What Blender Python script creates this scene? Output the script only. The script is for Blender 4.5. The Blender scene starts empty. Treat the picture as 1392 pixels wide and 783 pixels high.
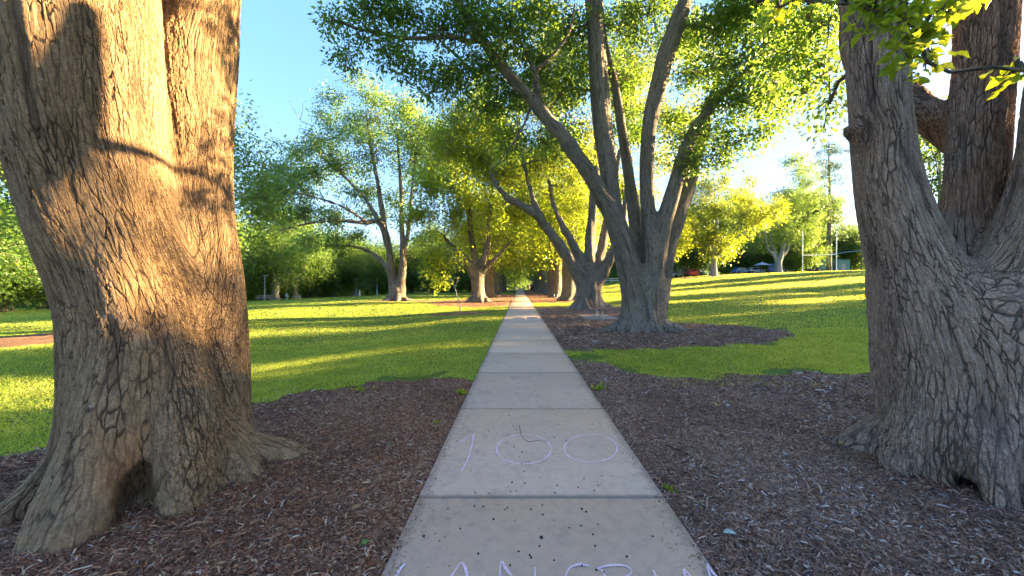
import bpy, math, random
import numpy as np
from mathutils import Vector, Matrix, Euler

# ------------------------------------------------------------------ camera, light, exposure
SC = bpy.context.scene
COL = SC.collection
EYE = 1.55
SUN_AZ = math.radians(77)      # clockwise from +Y (the direction of the path)
SUN_EL = math.radians(13)

cam_d = bpy.data.cameras.new('camera')
cam = bpy.data.objects.new('camera', cam_d); COL.objects.link(cam)
cam.location = (0, 0, EYE); cam.rotation_euler = (math.radians(90), 0, 0)
cam_d.sensor_width = 36; cam_d.lens = 490 / 1392 * 36
cam_d.shift_x = -10 / 1392; cam_d.shift_y = -3.5 / 1392
cam_d.clip_start = 0.05; cam_d.clip_end = 5000
SC.camera = cam

W = bpy.data.worlds.new('World'); SC.world = W; W.use_nodes = True
wn = W.node_tree.nodes; wn.clear()
wo = wn.new('ShaderNodeOutputWorld'); wb = wn.new('ShaderNodeBackground'); sky = wn.new('ShaderNodeTexSky')
sky.sky_type = 'NISHITA'; sky.sun_disc = False
sky.sun_elevation = SUN_EL; sky.sun_rotation = SUN_AZ
sky.air_density = 1.0; sky.dust_density = 0.6; sky.ozone_density = 3.6
wb.inputs[1].default_value = 0.12
hs = wn.new('ShaderNodeHueSaturation'); hs.inputs['Saturation'].default_value = 1.85; hs.inputs['Value'].default_value = 0.39; hs.inputs['Hue'].default_value = 0.52
gm_ = wn.new('ShaderNodeGamma'); gm_.inputs[1].default_value = 0.38; W.node_tree.links.new(sky.outputs[0], gm_.inputs[0])
W.node_tree.links.new(gm_.outputs[0], hs.inputs['Color']); W.node_tree.links.new(hs.outputs[0], wb.inputs[0]); W.node_tree.links.new(wb.outputs[0], wo.inputs[0])

sl = bpy.data.lights.new('sun', 'SUN'); sl.energy = 2.2; sl.angle = math.radians(0.6); sl.color = (1.0, 0.745, 0.37)
so = bpy.data.objects.new('sun', sl); COL.objects.link(so)
sdir = Vector((math.sin(SUN_AZ) * math.cos(SUN_EL), math.cos(SUN_AZ) * math.cos(SUN_EL), math.sin(SUN_EL)))
so.rotation_euler = sdir.to_track_quat('Z', 'Y').to_euler(); so.location = (30, 10, 30)

SC.view_settings.view_transform = 'Standard'; SC.view_settings.look = 'None'
SC.view_settings.exposure = 4.8; SC.view_settings.gamma = 1.0; SC.view_settings.use_curve_mapping = False
SC.render.engine = 'CYCLES'
SC.cycles.use_denoising = True
SC.cycles.use_adaptive_sampling = True; SC.cycles.adaptive_threshold = 0.04; SC.cycles.use_light_tree = False
SC.cycles.max_bounces = 4; SC.cycles.diffuse_bounces = 2; SC.cycles.glossy_bounces = 2
SC.cycles.transmission_bounces = 3; SC.cycles.transparent_max_bounces = 8
SC.cycles.sample_clamp_indirect = 6

RNG = np.random.default_rng(7)
random.seed(7)

# ------------------------------------------------------------------ terrain height
def sstep(a, b, x):
    t = np.clip((np.asarray(x, float) - a) / (b - a), 0, 1)
    return t * t * (3 - 2 * t)
def H(x, y):
    x = np.asarray(x, float); y = np.asarray(y, float)
    r = np.clip((y - 5) / 50, 0, 1) + np.clip(y - 55, 0, 80) * 0.004
    r = np.where(y < 5, 0, r) + 0.10 * sstep(12, 40, x) * (y < 400)
    xr = np.clip(x - 4, 0, None)
    hr = 4.1 * (1 - np.exp(-xr / 25)) * r
    hl = -0.035 * np.clip(-x - 15, 0, 90)
    near = -0.45 * sstep(1.2, 7.5, -x) * (1 - sstep(14, 30, y)) * sstep(-2, 6, y)
    un = 0.03 * np.sin(x * 0.7 + 1.3) * np.sin(y * 0.53) * sstep(1.3, 4, np.abs(x - 0.16))
    return hr + hl + near + un
def hz(x, y): return float(H(x, y))
def P(px, py, Y):
    return ((px - 706) / 490 * Y, Y, EYE - (py - 388) / 490 * Y)

# ------------------------------------------------------------------ mesh helpers
def mesh_np(name, verts, faces, mats=(), smooth=False, fattr=None, vattr=None, mat_idx=None):
    """faces: one (F,n) array or a list of such arrays"""
    if not isinstance(faces, (list, tuple)): faces = [faces]
    faces = [np.asarray(f, dtype=np.int64) for f in faces if len(f)]
    me = bpy.data.meshes.new(name)
    verts = np.asarray(verts, dtype=np.float32)
    me.vertices.add(len(verts)); me.vertices.foreach_set('co', verts.ravel())
    nl = sum(f.size for f in faces); nf = sum(len(f) for f in faces)
    me.loops.add(nl); me.polygons.add(nf)
    me.loops.foreach_set('vertex_index', np.concatenate([f.ravel() for f in faces]).astype(np.int32))
    tot = np.concatenate([np.full(len(f), f.shape[1]) for f in faces])
    st = np.concatenate([[0], np.cumsum(tot)[:-1]])
    me.polygons.foreach_set('loop_start', st.astype(np.int32))
    if smooth: me.polygons.foreach_set('use_smooth', np.ones(nf, dtype=bool))
    if mat_idx is not None: me.polygons.foreach_set('material_index', np.asarray(mat_idx, dtype=np.int32))
    me.update(calc_edges=True)
    for k, a in (fattr or {}).items():
        at = me.attributes.new(k, 'FLOAT', 'FACE'); at.data.foreach_set('value', np.asarray(a, dtype=np.float32))
    for k, a in (vattr or {}).items():
        at = me.attributes.new(k, 'FLOAT_VECTOR', 'POINT'); at.data.foreach_set('vector', np.asarray(a, dtype=np.float32).ravel())
    for m in mats: me.materials.append(m)
    return me
def link(name, me, parent=None):
    o = bpy.data.objects.new(name, me); COL.objects.link(o)
    if parent is not None: o.parent = parent
    return o
def tag(o, label=None, cat=None, group=None, kind=None):
    if label: o['label'] = label
    if cat: o['category'] = cat
    if group: o['group'] = group
    if kind: o['kind'] = kind
    return o
def empty(name, loc, rz=0):
    o = bpy.data.objects.new(name, None); COL.objects.link(o)
    o.location = loc; o.rotation_euler = (0, 0, rz); o.empty_display_size = 0.2
    return o
def copy_tree(o, parent=None):
    c = o.copy(); COL.objects.link(c)
    if parent is not None: c.parent = parent
    for ch in list(o.children): copy_tree(ch, c)
    return c

class MB:
    """collects boxes, tubes and prisms into one mesh"""
    def __init__(s): s.v = []; s.f = {}; s.n = 0
    def add(s, v, f):
        v = np.asarray(v, float)
        for q in f:
            s.f.setdefault(len(q), []).append([i + s.n for i in q])
        s.v.append(v); s.n += len(v)
    def box(s, c, size, rot=None):
        x, y, z = [a / 2 for a in size]
        v = np.array([[i, j, k] for i in (-x, x) for j in (-y, y) for k in (-z, z)])
        if rot is not None: v = v @ np.array(Euler(rot).to_matrix()).T
        s.add(v + np.array(c), [(0, 1, 3, 2), (4, 6, 7, 5), (0, 4, 5, 1), (2, 3, 7, 6), (0, 2, 6, 4), (1, 5, 7, 3)])
    def tube(s, pts, rad, n=10, cap=True):
        pts = np.asarray(pts, float); rad = np.broadcast_to(np.asarray(rad, float), (len(pts),))
        V, F = [], []
        T = np.gradient(pts, axis=0); T /= np.linalg.norm(T, axis=1)[:, None] + 1e-9
        ref = np.array([0, 0, 1.]) if abs(T[0][2]) < .9 else np.array([1., 0, 0])
        a = np.arange(n) / n * 2 * np.pi
        for p, t, r in zip(pts, T, rad):
            u = np.cross(t, ref); u /= np.linalg.norm(u) + 1e-9; w = np.cross(t, u)
            V.append(p + r * (np.cos(a)[:, None] * u + np.sin(a)[:, None] * w))
        V = np.concatenate(V)
        for i in range(len(pts) - 1):
            for j in range(n):
                k = (j + 1) % n; F.append((i * n + j, i * n + k, (i + 1) * n + k, (i + 1) * n + j))
        if cap:
            F.append(tuple(range(n))[::-1]); F.append(tuple((len(pts) - 1) * n + j for j in range(n)))
        s.add(V, F)
    def prism(s, poly, y0, y1):
        """poly in (x,z), extruded along y"""
        n = len(poly)
        V = [(x, y0, z) for x, z in poly] + [(x, y1, z) for x, z in poly]
        F = [(i, (i + 1) % n, n + (i + 1) % n, n + i) for i in range(n)] + [tuple(range(n))[::-1], tuple(range(n, 2 * n))]
        s.add(V, F)
    def build(s, name, mat, parent=None, bevel=0, smooth=False):
        me = bpy.data.meshes.new(name)
        me.from_pydata([tuple(p) for p in np.concatenate(s.v)], [], [f for k in s.f for f in s.f[k]])
        me.update()
        me.materials.append(mat)
        if smooth: me.polygons.foreach_set('use_smooth', np.ones(len(me.polygons), dtype=bool))
        o = link(name, me, parent)
        if bevel:
            b = o.modifiers.new('bevel', 'BEVEL'); b.width = bevel; b.segments = 2; b.limit_method = 'ANGLE'
        return o

# ------------------------------------------------------------------ materials
def newmat(name):
    m = bpy.data.materials.new(name); m.use_nodes = True
    nt = m.node_tree; nt.nodes.clear()
    return m, nt, nt.nodes, nt.links
class NG:
    def __init__(s, name):
        s.m, s.nt, s.N, s.L = newmat(name)
        s.out = s.N.new('ShaderNodeOutputMaterial')
    def n(s, t, **kw):
        x = s.N.new(t)
        for k, v in kw.items(): setattr(x, k, v)
        return x
    def l(s, a, b): s.L.new(a, b)
    def math(s, op, a, b=None, clamp=False):
        x = s.n('ShaderNodeMath', operation=op, use_clamp=clamp)
        for i, v in enumerate((a, b)):
            if v is None: continue
            if isinstance(v, (int, float)): x.inputs[i].default_value = v
            else: s.l(v, x.inputs[i])
        return x.outputs[0]
    def ramp(s, fac, stops):
        r = s.n('ShaderNodeValToRGB'); e = r.color_ramp.elements
        while len(e) < len(stops): e.new(0.5)
        for el, (p, c) in zip(e, stops):
            el.position = p; el.color = (*c, 1) if len(c) == 3 else c
        s.l(fac, r.inputs[0]); return r.outputs[0]
    def maprange(s, v, a, b, c=0., d=1., smooth=True):
        x = s.n('ShaderNodeMapRange'); x.interpolation_type = 'SMOOTHSTEP' if smooth else 'LINEAR'
        s.l(v, x.inputs[0])
        for i, q in enumerate((a, b, c, d)): x.inputs[i + 1].default_value = q
        return x.outputs[0]
    def mix(s, f, a, b, blend='MIX'):
        x = s.n('ShaderNodeMix', data_type='RGBA', blend_type=blend)
        if isinstance(f, (int, float)): x.inputs[0].default_value = f
        else: s.l(f, x.inputs[0])
        for i, v in ((6, a), (7, b)):
            if isinstance(v, tuple): x.inputs[i].default_value = (*v, 1)
            else: s.l(v, x.inputs[i])
        return x.outputs[2]
    def noise(s, vec, scale, detail=3, rough=.55, dist=0.):
        x = s.n('ShaderNodeTexNoise'); x.inputs['Scale'].default_value = scale; x.inputs['Detail'].default_value = detail
        x.inputs['Roughness'].default_value = rough; x.inputs['Distortion'].default_value = dist
        if vec is not None: s.l(vec, x.inputs['Vector'])
        return x
    def voro(s, vec, scale, feature='DISTANCE_TO_EDGE', rand=1.):
        x = s.n('ShaderNodeTexVoronoi', feature=feature); x.inputs['Scale'].default_value = scale
        x.inputs['Randomness'].default_value = rand
        if vec is not None: s.l(vec, x.inputs['Vector'])
        return x
    def pos(s):
        return s.n('ShaderNodeNewGeometry').outputs['Position']
    def prin(s, col, rough=.8, spec=.3):
        p = s.n('ShaderNodeBsdfPrincipled')
        if isinstance(col, tuple): p.inputs['Base Color'].default_value = (*col, 1)
        else: s.l(col, p.inputs['Base Color'])
        if isinstance(rough, (int, float)): p.inputs['Roughness'].default_value = rough
        else: s.l(rough, p.inputs['Roughness'])
        p.inputs['Specular IOR Level'].default_value = spec
        return p
    def bump(s, h, dist, strength=1.):
        b = s.n('ShaderNodeBump'); b.inputs['Strength'].default_value = strength; b.inputs['Distance'].default_value = dist
        s.l(h, b.inputs['Height']); return b.outputs[0]
def simple_mat(name, col, rough=.6, spec=.4, metal=0., var=.15, scale=6.):
    g = NG(name)
    n = g.noise(g.n('ShaderNodeTexCoord').outputs['Object'], scale, 4)
    c = g.mix(n.outputs[0], tuple(a * (1 - var) for a in col), tuple(min(1, a * (1 + var)) for a in col))
    p = g.prin(c, rough, spec); p.inputs['Metallic'].default_value = metal
    g.l(g.bump(n.outputs[0], .003), p.inputs['Normal'])
    g.l(p.outputs[0], g.out.inputs[0]); return g.m

def bark_mat(name, dark, mid, light, lichen, disp=0.022, cell=17., true_disp=True, sun_warm=None):
    g = NG(name)
    at = g.n('ShaderNodeAttribute', attribute_name='bark_co').outputs['Vector']
    # warp
    nw = g.noise(at, 5., 3)
    sub = g.n('ShaderNodeVectorMath', operation='SUBTRACT'); g.l(nw.outputs['Color'], sub.inputs[0]); sub.inputs[1].default_value = (.5, .5, .5)
    sc = g.n('ShaderNodeVectorMath', operation='MULTIPLY'); g.l(sub.outputs[0], sc.inputs[0]); sc.inputs[1].default_value = (.07, .07, .03)
    ad = g.n('ShaderNodeVectorMath', operation='ADD'); g.l(at, ad.inputs[0]); g.l(sc.outputs[0], ad.inputs[1])
    nw2 = g.noise(at, 26., 2)
    sub2 = g.n('ShaderNodeVectorMath', operation='SUBTRACT'); g.l(nw2.outputs['Color'], sub2.inputs[0]); sub2.inputs[1].default_value = (.5, .5, .5)
    sc2 = g.n('ShaderNodeVectorMath', operation='MULTIPLY'); g.l(sub2.outputs[0], sc2.inputs[0]); sc2.inputs[1].default_value = (.025, .025, .012)
    ad2 = g.n('ShaderNodeVectorMath', operation='ADD'); g.l(ad.outputs[0], ad2.inputs[0]); g.l(sc2.outputs[0], ad2.inputs[1])
    sq = g.n('ShaderNodeMapping'); sq.inputs['Scale'].default_value = (1, 1, .66); g.l(ad2.outputs[0], sq.inputs[0])
    v = sq.outputs[0]
    v1 = g.voro(v, cell); v2 = g.voro(v, cell * 2.3)
    e1 = g.maprange(v1.outputs['Distance'], 0.0, 0.10)
    kk = g.noise(v, 14., 2, .5)      # fissures fade and deepen along their run
    k1_ = g.maprange(kk.outputs[0], .36, .60, .30, 1.)
    e1 = g.math('SUBTRACT', 1., g.math('MULTIPLY', g.math('SUBTRACT', 1., e1), k1_))
    e2 = g.maprange(v2.outputs['Distance'], 0.0, 0.14)
    dist_mod = g.noise(at, 2.2, 2)
    # where the secondary cracks are strong
    k2 = g.maprange(dist_mod.outputs[0], .35, .65, .12, .5)
    inv2 = g.math('SUBTRACT', 1., e2); c2 = g.math('MULTIPLY', inv2, k2)
    rid = g.noise(v, 48., 4, .7)
    # horizontal cracks: voronoi in plain position
    mp = g.n('ShaderNodeMapping'); mp.inputs['Scale'].default_value = (1, 1, 4.0); g.l(v, mp.inputs[0])
    v3 = g.voro(mp.outputs[0], cell * .9); e3 = g.maprange(v3.outputs['Distance'], 0., .05)
    c3 = g.math('MULTIPLY', g.math('SUBTRACT', 1., e3), g.maprange(dist_mod.outputs[0], .45, .6, .05, .4))
    fine = g.noise(v, 90., 4, .65)
    med = g.noise(v, 30., 3, .6)
    h = g.math('SUBTRACT', e1, c2); h = g.math('SUBTRACT', h, c3)
    h = g.math('ADD', h, g.math('MULTIPLY', fine.outputs[0], .22)); h = g.math('ADD', h, g.math('ADD', g.math('MULTIPLY', med.outputs[0], .35), g.math('MULTIPLY', rid.outputs[0], .45)))
    # colour
    big = g.noise(at, 1.3, 4, .6); big2 = g.noise(g.pos(), 1.7, 5, .65)
    plate = g.mix(g.maprange(med.outputs[0], .3, .7), mid, light)
    plate = g.mix(g.math('MULTIPLY', g.maprange(big2.outputs[0], .48, .68), .75), plate, lichen)
    plate = g.mix(g.math('MULTIPLY', g.maprange(big.outputs[0], .3, .7), .5), plate, tuple(a * .7 for a in mid))
    cr = g.math('MULTIPLY', e1, g.math('SUBTRACT', 1., g.math('MULTIPLY', c2, 1.1)))
    cr = g.math('MULTIPLY', cr, g.math('SUBTRACT', 1., c3))
    cr = g.math('ADD', g.math('MULTIPLY', cr, .85), g.math('MULTIPLY', fine.outputs[0], .3), clamp=True)
    tex = g.math('ADD', g.math('MULTIPLY', rid.outputs[0], .9), g.math('MULTIPLY', fine.outputs[0], .9))
    tex = g.maprange(tex, .62, 1.15, .0, 1., False)
    plate = g.mix(.75, plate, g.mix(tex, tuple(a * .45 for a in mid), tuple(min(1, a * 1.3) for a in light)))
    grain = g.noise(g.pos(), 75., 5, .8)
    plate = g.mix(g.maprange(grain.outputs[0], .38, .62, 0., .55), plate, tuple(a * .42 for a in mid))
    spk = g.noise(g.pos(), 22., 5, .75)
    plate = g.mix(g.math('MULTIPLY', g.maprange(spk.outputs[0], .60, .70), .65), plate, lichen)
    if sun_warm:      # sunlit red-brown painted into the colour of one stem's upper part
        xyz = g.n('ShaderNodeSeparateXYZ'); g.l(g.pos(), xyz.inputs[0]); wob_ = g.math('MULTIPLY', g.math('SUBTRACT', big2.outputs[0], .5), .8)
        mk_ = g.math('MULTIPLY', g.maprange(g.math('ADD', xyz.outputs[0], wob_), sun_warm[0], sun_warm[0] + .25), g.maprange(g.math('ADD', xyz.outputs[1], wob_), 2.95, 3.15))
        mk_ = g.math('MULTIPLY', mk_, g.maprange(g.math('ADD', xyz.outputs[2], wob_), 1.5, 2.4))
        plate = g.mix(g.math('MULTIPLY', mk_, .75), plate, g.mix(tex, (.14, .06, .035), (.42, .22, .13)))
    furc = g.noise(v, 8.5, 2, .55); plate = g.mix(g.maprange(furc.outputs[0], .30, .44, .55, 0.), plate, dark)
    col = g.mix(cr, dark, plate)
    p = g.prin(col, .88, .2)
    g.l(p.outputs[0], g.out.inputs[0])
    h = g.math('ADD', h, g.math('MULTIPLY', grain.outputs[0], .5))
    fur = g.noise(v, 8.5, 2, .55); h = g.math('ADD', h, g.math('MULTIPLY', g.maprange(fur.outputs[0], .30, .48, -1., 0.), 1.3))
    d = g.n('ShaderNodeDisplacement'); d.inputs['Midlevel'].default_value = .8; d.inputs['Scale'].default_value = disp
    g.l(h, d.inputs['Height'])
    if true_disp:
        g.l(d.outputs[0], g.out.inputs['Displacement'])
        g.m.displacement_method = 'BOTH'
    else:
        g.l(g.bump(h, disp), p.inputs['Normal'])
    return g.m

def leaf_mat(name, cols, trans, tfac=.45, rough=.45):
    """cols: four base colours over the per-leaf tint; trans: colour of light passing through"""
    g = NG(name)
    t = g.n('ShaderNodeAttribute', attribute_name='tint').outputs['Fac']
    col = g.ramp(t, [(i / (len(cols) - 1), c) for i, c in enumerate(cols)])
    p = g.prin(col, rough, .35)
    tr = g.n('ShaderNodeBsdfTranslucent')
    tc = g.mix(t, tuple(a * .7 for a in trans), tuple(min(1, a * 1.25) for a in trans)); g.l(tc, tr.inputs[0])
    mx = g.n('ShaderNodeMixShader'); mx.inputs[0].default_value = tfac
    g.l(p.outputs[0], mx.inputs[1]); g.l(tr.outputs[0], mx.inputs[2]); g.l(mx.outputs[0], g.out.inputs[0])
    return g.m

M = {}
M['bark_warm'] = bark_mat('bark_warm', (.05, .03, .02), (.25, .145, .075), (.37, .235, .13), (.42, .35, .27), .012, 35.)
M['bark_grey'] = bark_mat('bark_grey', (.045, .033, .03), (.26, .18, .135), (.38, .28, .215), (.44, .38, .35), .012, 35., sun_warm=(3.95,))
M['bark_mid'] = bark_mat('bark_mid', (.06, .05, .04), (.22, .18, .14), (.32, .27, .22), (.36, .33, .29), .022, 20., False)
M['bark_far'] = bark_mat('bark_far', (.07, .05, .04), (.24, .19, .145), (.34, .28, .22), (.36, .33, .29), .04, 6., False)
M['bark_pale'] = bark_mat('bark_pale', (.14, .13, .12), (.38, .36, .34), (.5, .48, .45), (.45, .44, .42), .02, 6., False)
M['twig'] = simple_mat('twig_bark', (.07, .055, .045), .9, .2, scale=20)
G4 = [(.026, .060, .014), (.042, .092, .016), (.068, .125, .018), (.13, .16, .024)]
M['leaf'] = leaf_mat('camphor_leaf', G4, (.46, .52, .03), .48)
M['leaf_gold'] = leaf_mat('sunlit_camphor_leaf', [(.035, .08, .016), (.06, .12, .02), (.09, .165, .024), (.14, .19, .03)], (.52, .62, .04), .5)  # camphor leaf copy with extra sun glow put into its colours
M['leaf_mid'] = leaf_mat('shaded_camphor_leaf', [(.03, .07, .018), (.048, .105, .02), (.075, .145, .024), (.12, .17, .03)], (.30, .46, .05), .44)  # camphor leaf copy with neighbours' shade put into its duller translucent colour
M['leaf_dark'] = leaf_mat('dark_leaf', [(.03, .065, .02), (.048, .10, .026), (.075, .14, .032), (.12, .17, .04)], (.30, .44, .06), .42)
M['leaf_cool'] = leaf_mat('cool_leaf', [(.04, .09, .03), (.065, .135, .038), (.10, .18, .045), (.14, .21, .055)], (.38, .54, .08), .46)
M['leaf_near'] = leaf_mat('near_leaf', [(.04, .10, .012), (.07, .15, .015), (.10, .19, .02), (.16, .24, .03)], (.6, .66, .03), .5, .35)
M['needle'] = leaf_mat('pine_needle', [(.022, .05, .028), (.03, .065, .03), (.045, .08, .03), (.06, .09, .035)], (.15, .25, .06), .25)
M['purple'] = leaf_mat('purple_leaf', [(.05, .015, .07), (.08, .02, .11), (.1, .03, .14), (.13, .05, .17)], (.25, .06, .3), .3)

# ------------------------------------------------------------------ trunk surfaces: smooth union of tapered capsules, meshed with surface nets
def catmull(pts, seg=.35):
    pts = np.asarray(pts, float)
    if len(pts) < 3:
        n = max(2, int(np.linalg.norm(pts[-1, :3] - pts[0, :3]) / seg) + 1)
        return np.linspace(pts[0], pts[-1], n)
    q = np.vstack([2 * pts[0] - pts[1], pts, 2 * pts[-1] - pts[-2]]); out = []
    for i in range(1, len(q) - 2):
        n = max(1, int(np.linalg.norm(q[i + 1, :3] - q[i, :3]) / seg + .5))
        for t in np.arange(n) / n:
            p0, p1, p2, p3 = q[i - 1], q[i], q[i + 1], q[i + 2]
            out.append(.5 * ((2 * p1) + (-p0 + p2) * t + (2 * p0 - 5 * p1 + 4 * p2 - p3) * t * t + (-p0 + 3 * p1 - 3 * p2 + p3) * t ** 3))
    out.append(pts[-1]); o = np.array(out); o[:, 3] = np.clip(o[:, 3], .01, None)
    return o
def seg_dist(X, a, b):
    d = b[:3] - a[:3]; L2 = float(d @ d) + 1e-12
    t = np.clip(((X - a[:3]) @ d) / L2, 0, 1)
    return np.linalg.norm(X - (a[:3] + t[..., None] * d), axis=-1) - (a[3] + t * (b[3] - a[3]))
def surface_nets(F, org, h):
    sh = F.shape; ids, pts, quads, flips = [], [], [], []
    neg = F < 0
    for ax in range(3):
        sa = [slice(None)] * 3; sb = [slice(None)] * 3; sa[ax] = slice(0, -1); sb[ax] = slice(1, None)
        m = neg[tuple(sa)] != neg[tuple(sb)]
        I = np.stack(np.nonzero(m), 1)
        o1, o2 = [(1, 2), (2, 0), (0, 1)][ax]
        ok = (I[:, o1] > 0) & (I[:, o2] > 0) & (I[:, o1] < sh[o1] - 1) & (I[:, o2] < sh[o2] - 1); I = I[ok]
        J = I.copy(); J[:, ax] += 1
        a = F[I[:, 0], I[:, 1], I[:, 2]]; b = F[J[:, 0], J[:, 1], J[:, 2]]
        p = I.astype(float); p[:, ax] += a / (a - b)
        q = []
        for d1, d2 in ((-1, -1), (0, -1), (0, 0), (-1, 0)):
            c = I.copy(); c[:, o1] += d1; c[:, o2] += d2
            q.append((c[:, 0] * sh[1] + c[:, 1]) * sh[2] + c[:, 2])
        q = np.stack(q, 1); q[a >= 0] = q[a >= 0][:, ::-1]
        quads.append(q); pts.append(np.repeat(p, 4, 0))
        qq = q.copy(); ids.append(qq.ravel())
    ids = np.concatenate(ids); pts = np.concatenate(pts); quads = np.concatenate(quads)
    u, inv = np.unique(ids, return_inverse=True)
    cnt = np.bincount(inv)
    V = np.stack([np.bincount(inv, pts[:, k]) / cnt for k in range(3)], 1)
    Q = np.searchsorted(u, quads)
    return V * h + org, Q
def trunk_mesh(chains, vox, k=.08, rmin=.05, cuts=(), flute=.02, seed=0, zmin=-.35, stretch=.16, axis=None):
    """chains: arrays (n,4) already resampled, [0] is the parent; returns verts, quads, bark_co"""
    use = []
    for c in chains:
        w = c[:, 3] >= rmin
        n = int(np.argmin(w)) if not w.all() else len(c)
        if n >= 2: use.append(c[:n])
    A = np.concatenate(use)
    lo = (A[:, :3] - A[:, 3:] - 3 * k).min(0) - 2 * vox; hi = (A[:, :3] + A[:, 3:] + 3 * k).max(0) + 2 * vox
    lo[2] = max(lo[2], zmin)
    n = np.ceil((hi - lo) / vox).astype(int) + 1
    S = np.zeros(n, dtype=np.float32)
    gx = [lo[i] + vox * np.arange(n[i]) for i in range(3)]
    for c in use:
        D = None
        mlo = (c[:, :3] - c[:, 3:] - 4 * k).min(0); mhi = (c[:, :3] + c[:, 3:] + 4 * k).max(0)
        i0 = np.clip(((mlo - lo) / vox).astype(int), 0, n - 1); i1 = np.clip(((mhi - lo) / vox).astype(int) + 2, 1, n)
        if (i1 <= i0).any(): continue
        D = np.full(i1 - i0, 9., dtype=np.float32)
        for a, b in zip(c[:-1], c[1:]):
            r = max(a[3], b[3]) + 4 * k
            s0 = np.clip(((np.minimum(a[:3], b[:3]) - r - lo) / vox).astype(int), i0, i1 - 1)
            s1 = np.clip(((np.maximum(a[:3], b[:3]) + r - lo) / vox).astype(int) + 2, i0 + 1, i1)
            sl_ = tuple(slice(s0[j], s1[j]) for j in range(3)); sd = tuple(slice(s0[j] - i0[j], s1[j] - i0[j]) for j in range(3))
            X = np.stack(np.meshgrid(*(gx[j][sl_[j]] for j in range(3)), indexing='ij'), -1)
            D[sd] = np.minimum(D[sd], seg_dist(X, a, b))
        m = D < 8
        e = np.where(m, np.exp(-np.clip(D / k, -40, 40)), 0)
        S[tuple(slice(i0[j], i1[j]) for j in range(3))] += e
    F = -k * np.log(np.maximum(S, 1e-20))
    F = np.where(S <= 0, 1., F)
    rg = np.random.default_rng(seed + 11)
    band = np.abs(F) < .35
    I = np.stack(np.nonzero(band), 1); X = I * vox + lo
    f = np.zeros(len(X))
    for i in range(7):
        w = rg.uniform(.25, .9); a = rg.uniform(0, 6.28)
        kv = np.array([math.cos(a) / w, math.sin(a) / w, rg.uniform(-.25, .25)]) * 2 * math.pi
        f += np.sin(X @ kv + rg.uniform(0, 6.28)) * (.4 + w * .6)
    F[band] += flute * f * .6
    for (c0, c1, r) in cuts:
        a = np.array([*c0, r]); b = np.array([*c1, r])
        s0 = np.clip(((np.minimum(a[:3], b[:3]) - r - .3 - lo) / vox).astype(int), 0, n - 1)
        s1 = np.clip(((np.maximum(a[:3], b[:3]) + r + .3 - lo) / vox).astype(int) + 2, 1, n)
        sl_ = tuple(slice(s0[j], s1[j]) for j in range(3))
        X = np.stack(np.meshgrid(*(gx[j][sl_[j]] for j in range(3)), indexing='ij'), -1)
        d = -seg_dist(X, a, b); kk = .04
        F[sl_] = kk * np.log(np.exp(np.clip(F[sl_] / kk, -40, 40)) + np.exp(np.clip(d / kk, -40, 40)))
    V, Q = surface_nets(F.astype(np.float64), lo, vox)
    # bark coordinates: along-stem direction squeezed
    num = np.zeros_like(V); den = np.zeros(len(V))
    for ci, c in enumerate(use):
        if axis is not None and c[:, 2].max() < axis[5]: continue
        base = c[0, :3].copy() * np.array([1, 1, stretch]); off = base
        for a, b in zip(c[:-1], c[1:]):
            d = b[:3] - a[:3]; L = np.linalg.norm(d) + 1e-9; d = d / L
            s = (V - a[:3]) @ d
            dd = seg_dist(V, a, b)
            co = off + (V - a[:3]) - np.outer(s, d) + np.outer(s * stretch, np.array([0, 0, 1.]))
            w = np.exp(-np.clip(np.abs(dd), 0, 3) / .05) + 1e-12
            num += co * w[:, None]; den += w
            off = off + np.array([0, 0, L * stretch])
    co = num / den[:, None]
    if axis is not None:      # the flare at the foot: fissures run down and outwards
        cx, cy, R, z0, z1 = axis[:5]
        dx = V[:, 0] - cx; dy = V[:, 1] - cy; rho = np.hypot(dx, dy) + 1e-6
        b = np.stack([cx + dx / rho * R, cy + dy / rho * R, stretch * (V[:, 2] - (rho - R))], 1)
        w = (1 - sstep(z0, z1, V[:, 2]))[:, None]
        co = b * w + co * (1 - w)
    return V, Q, co

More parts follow.
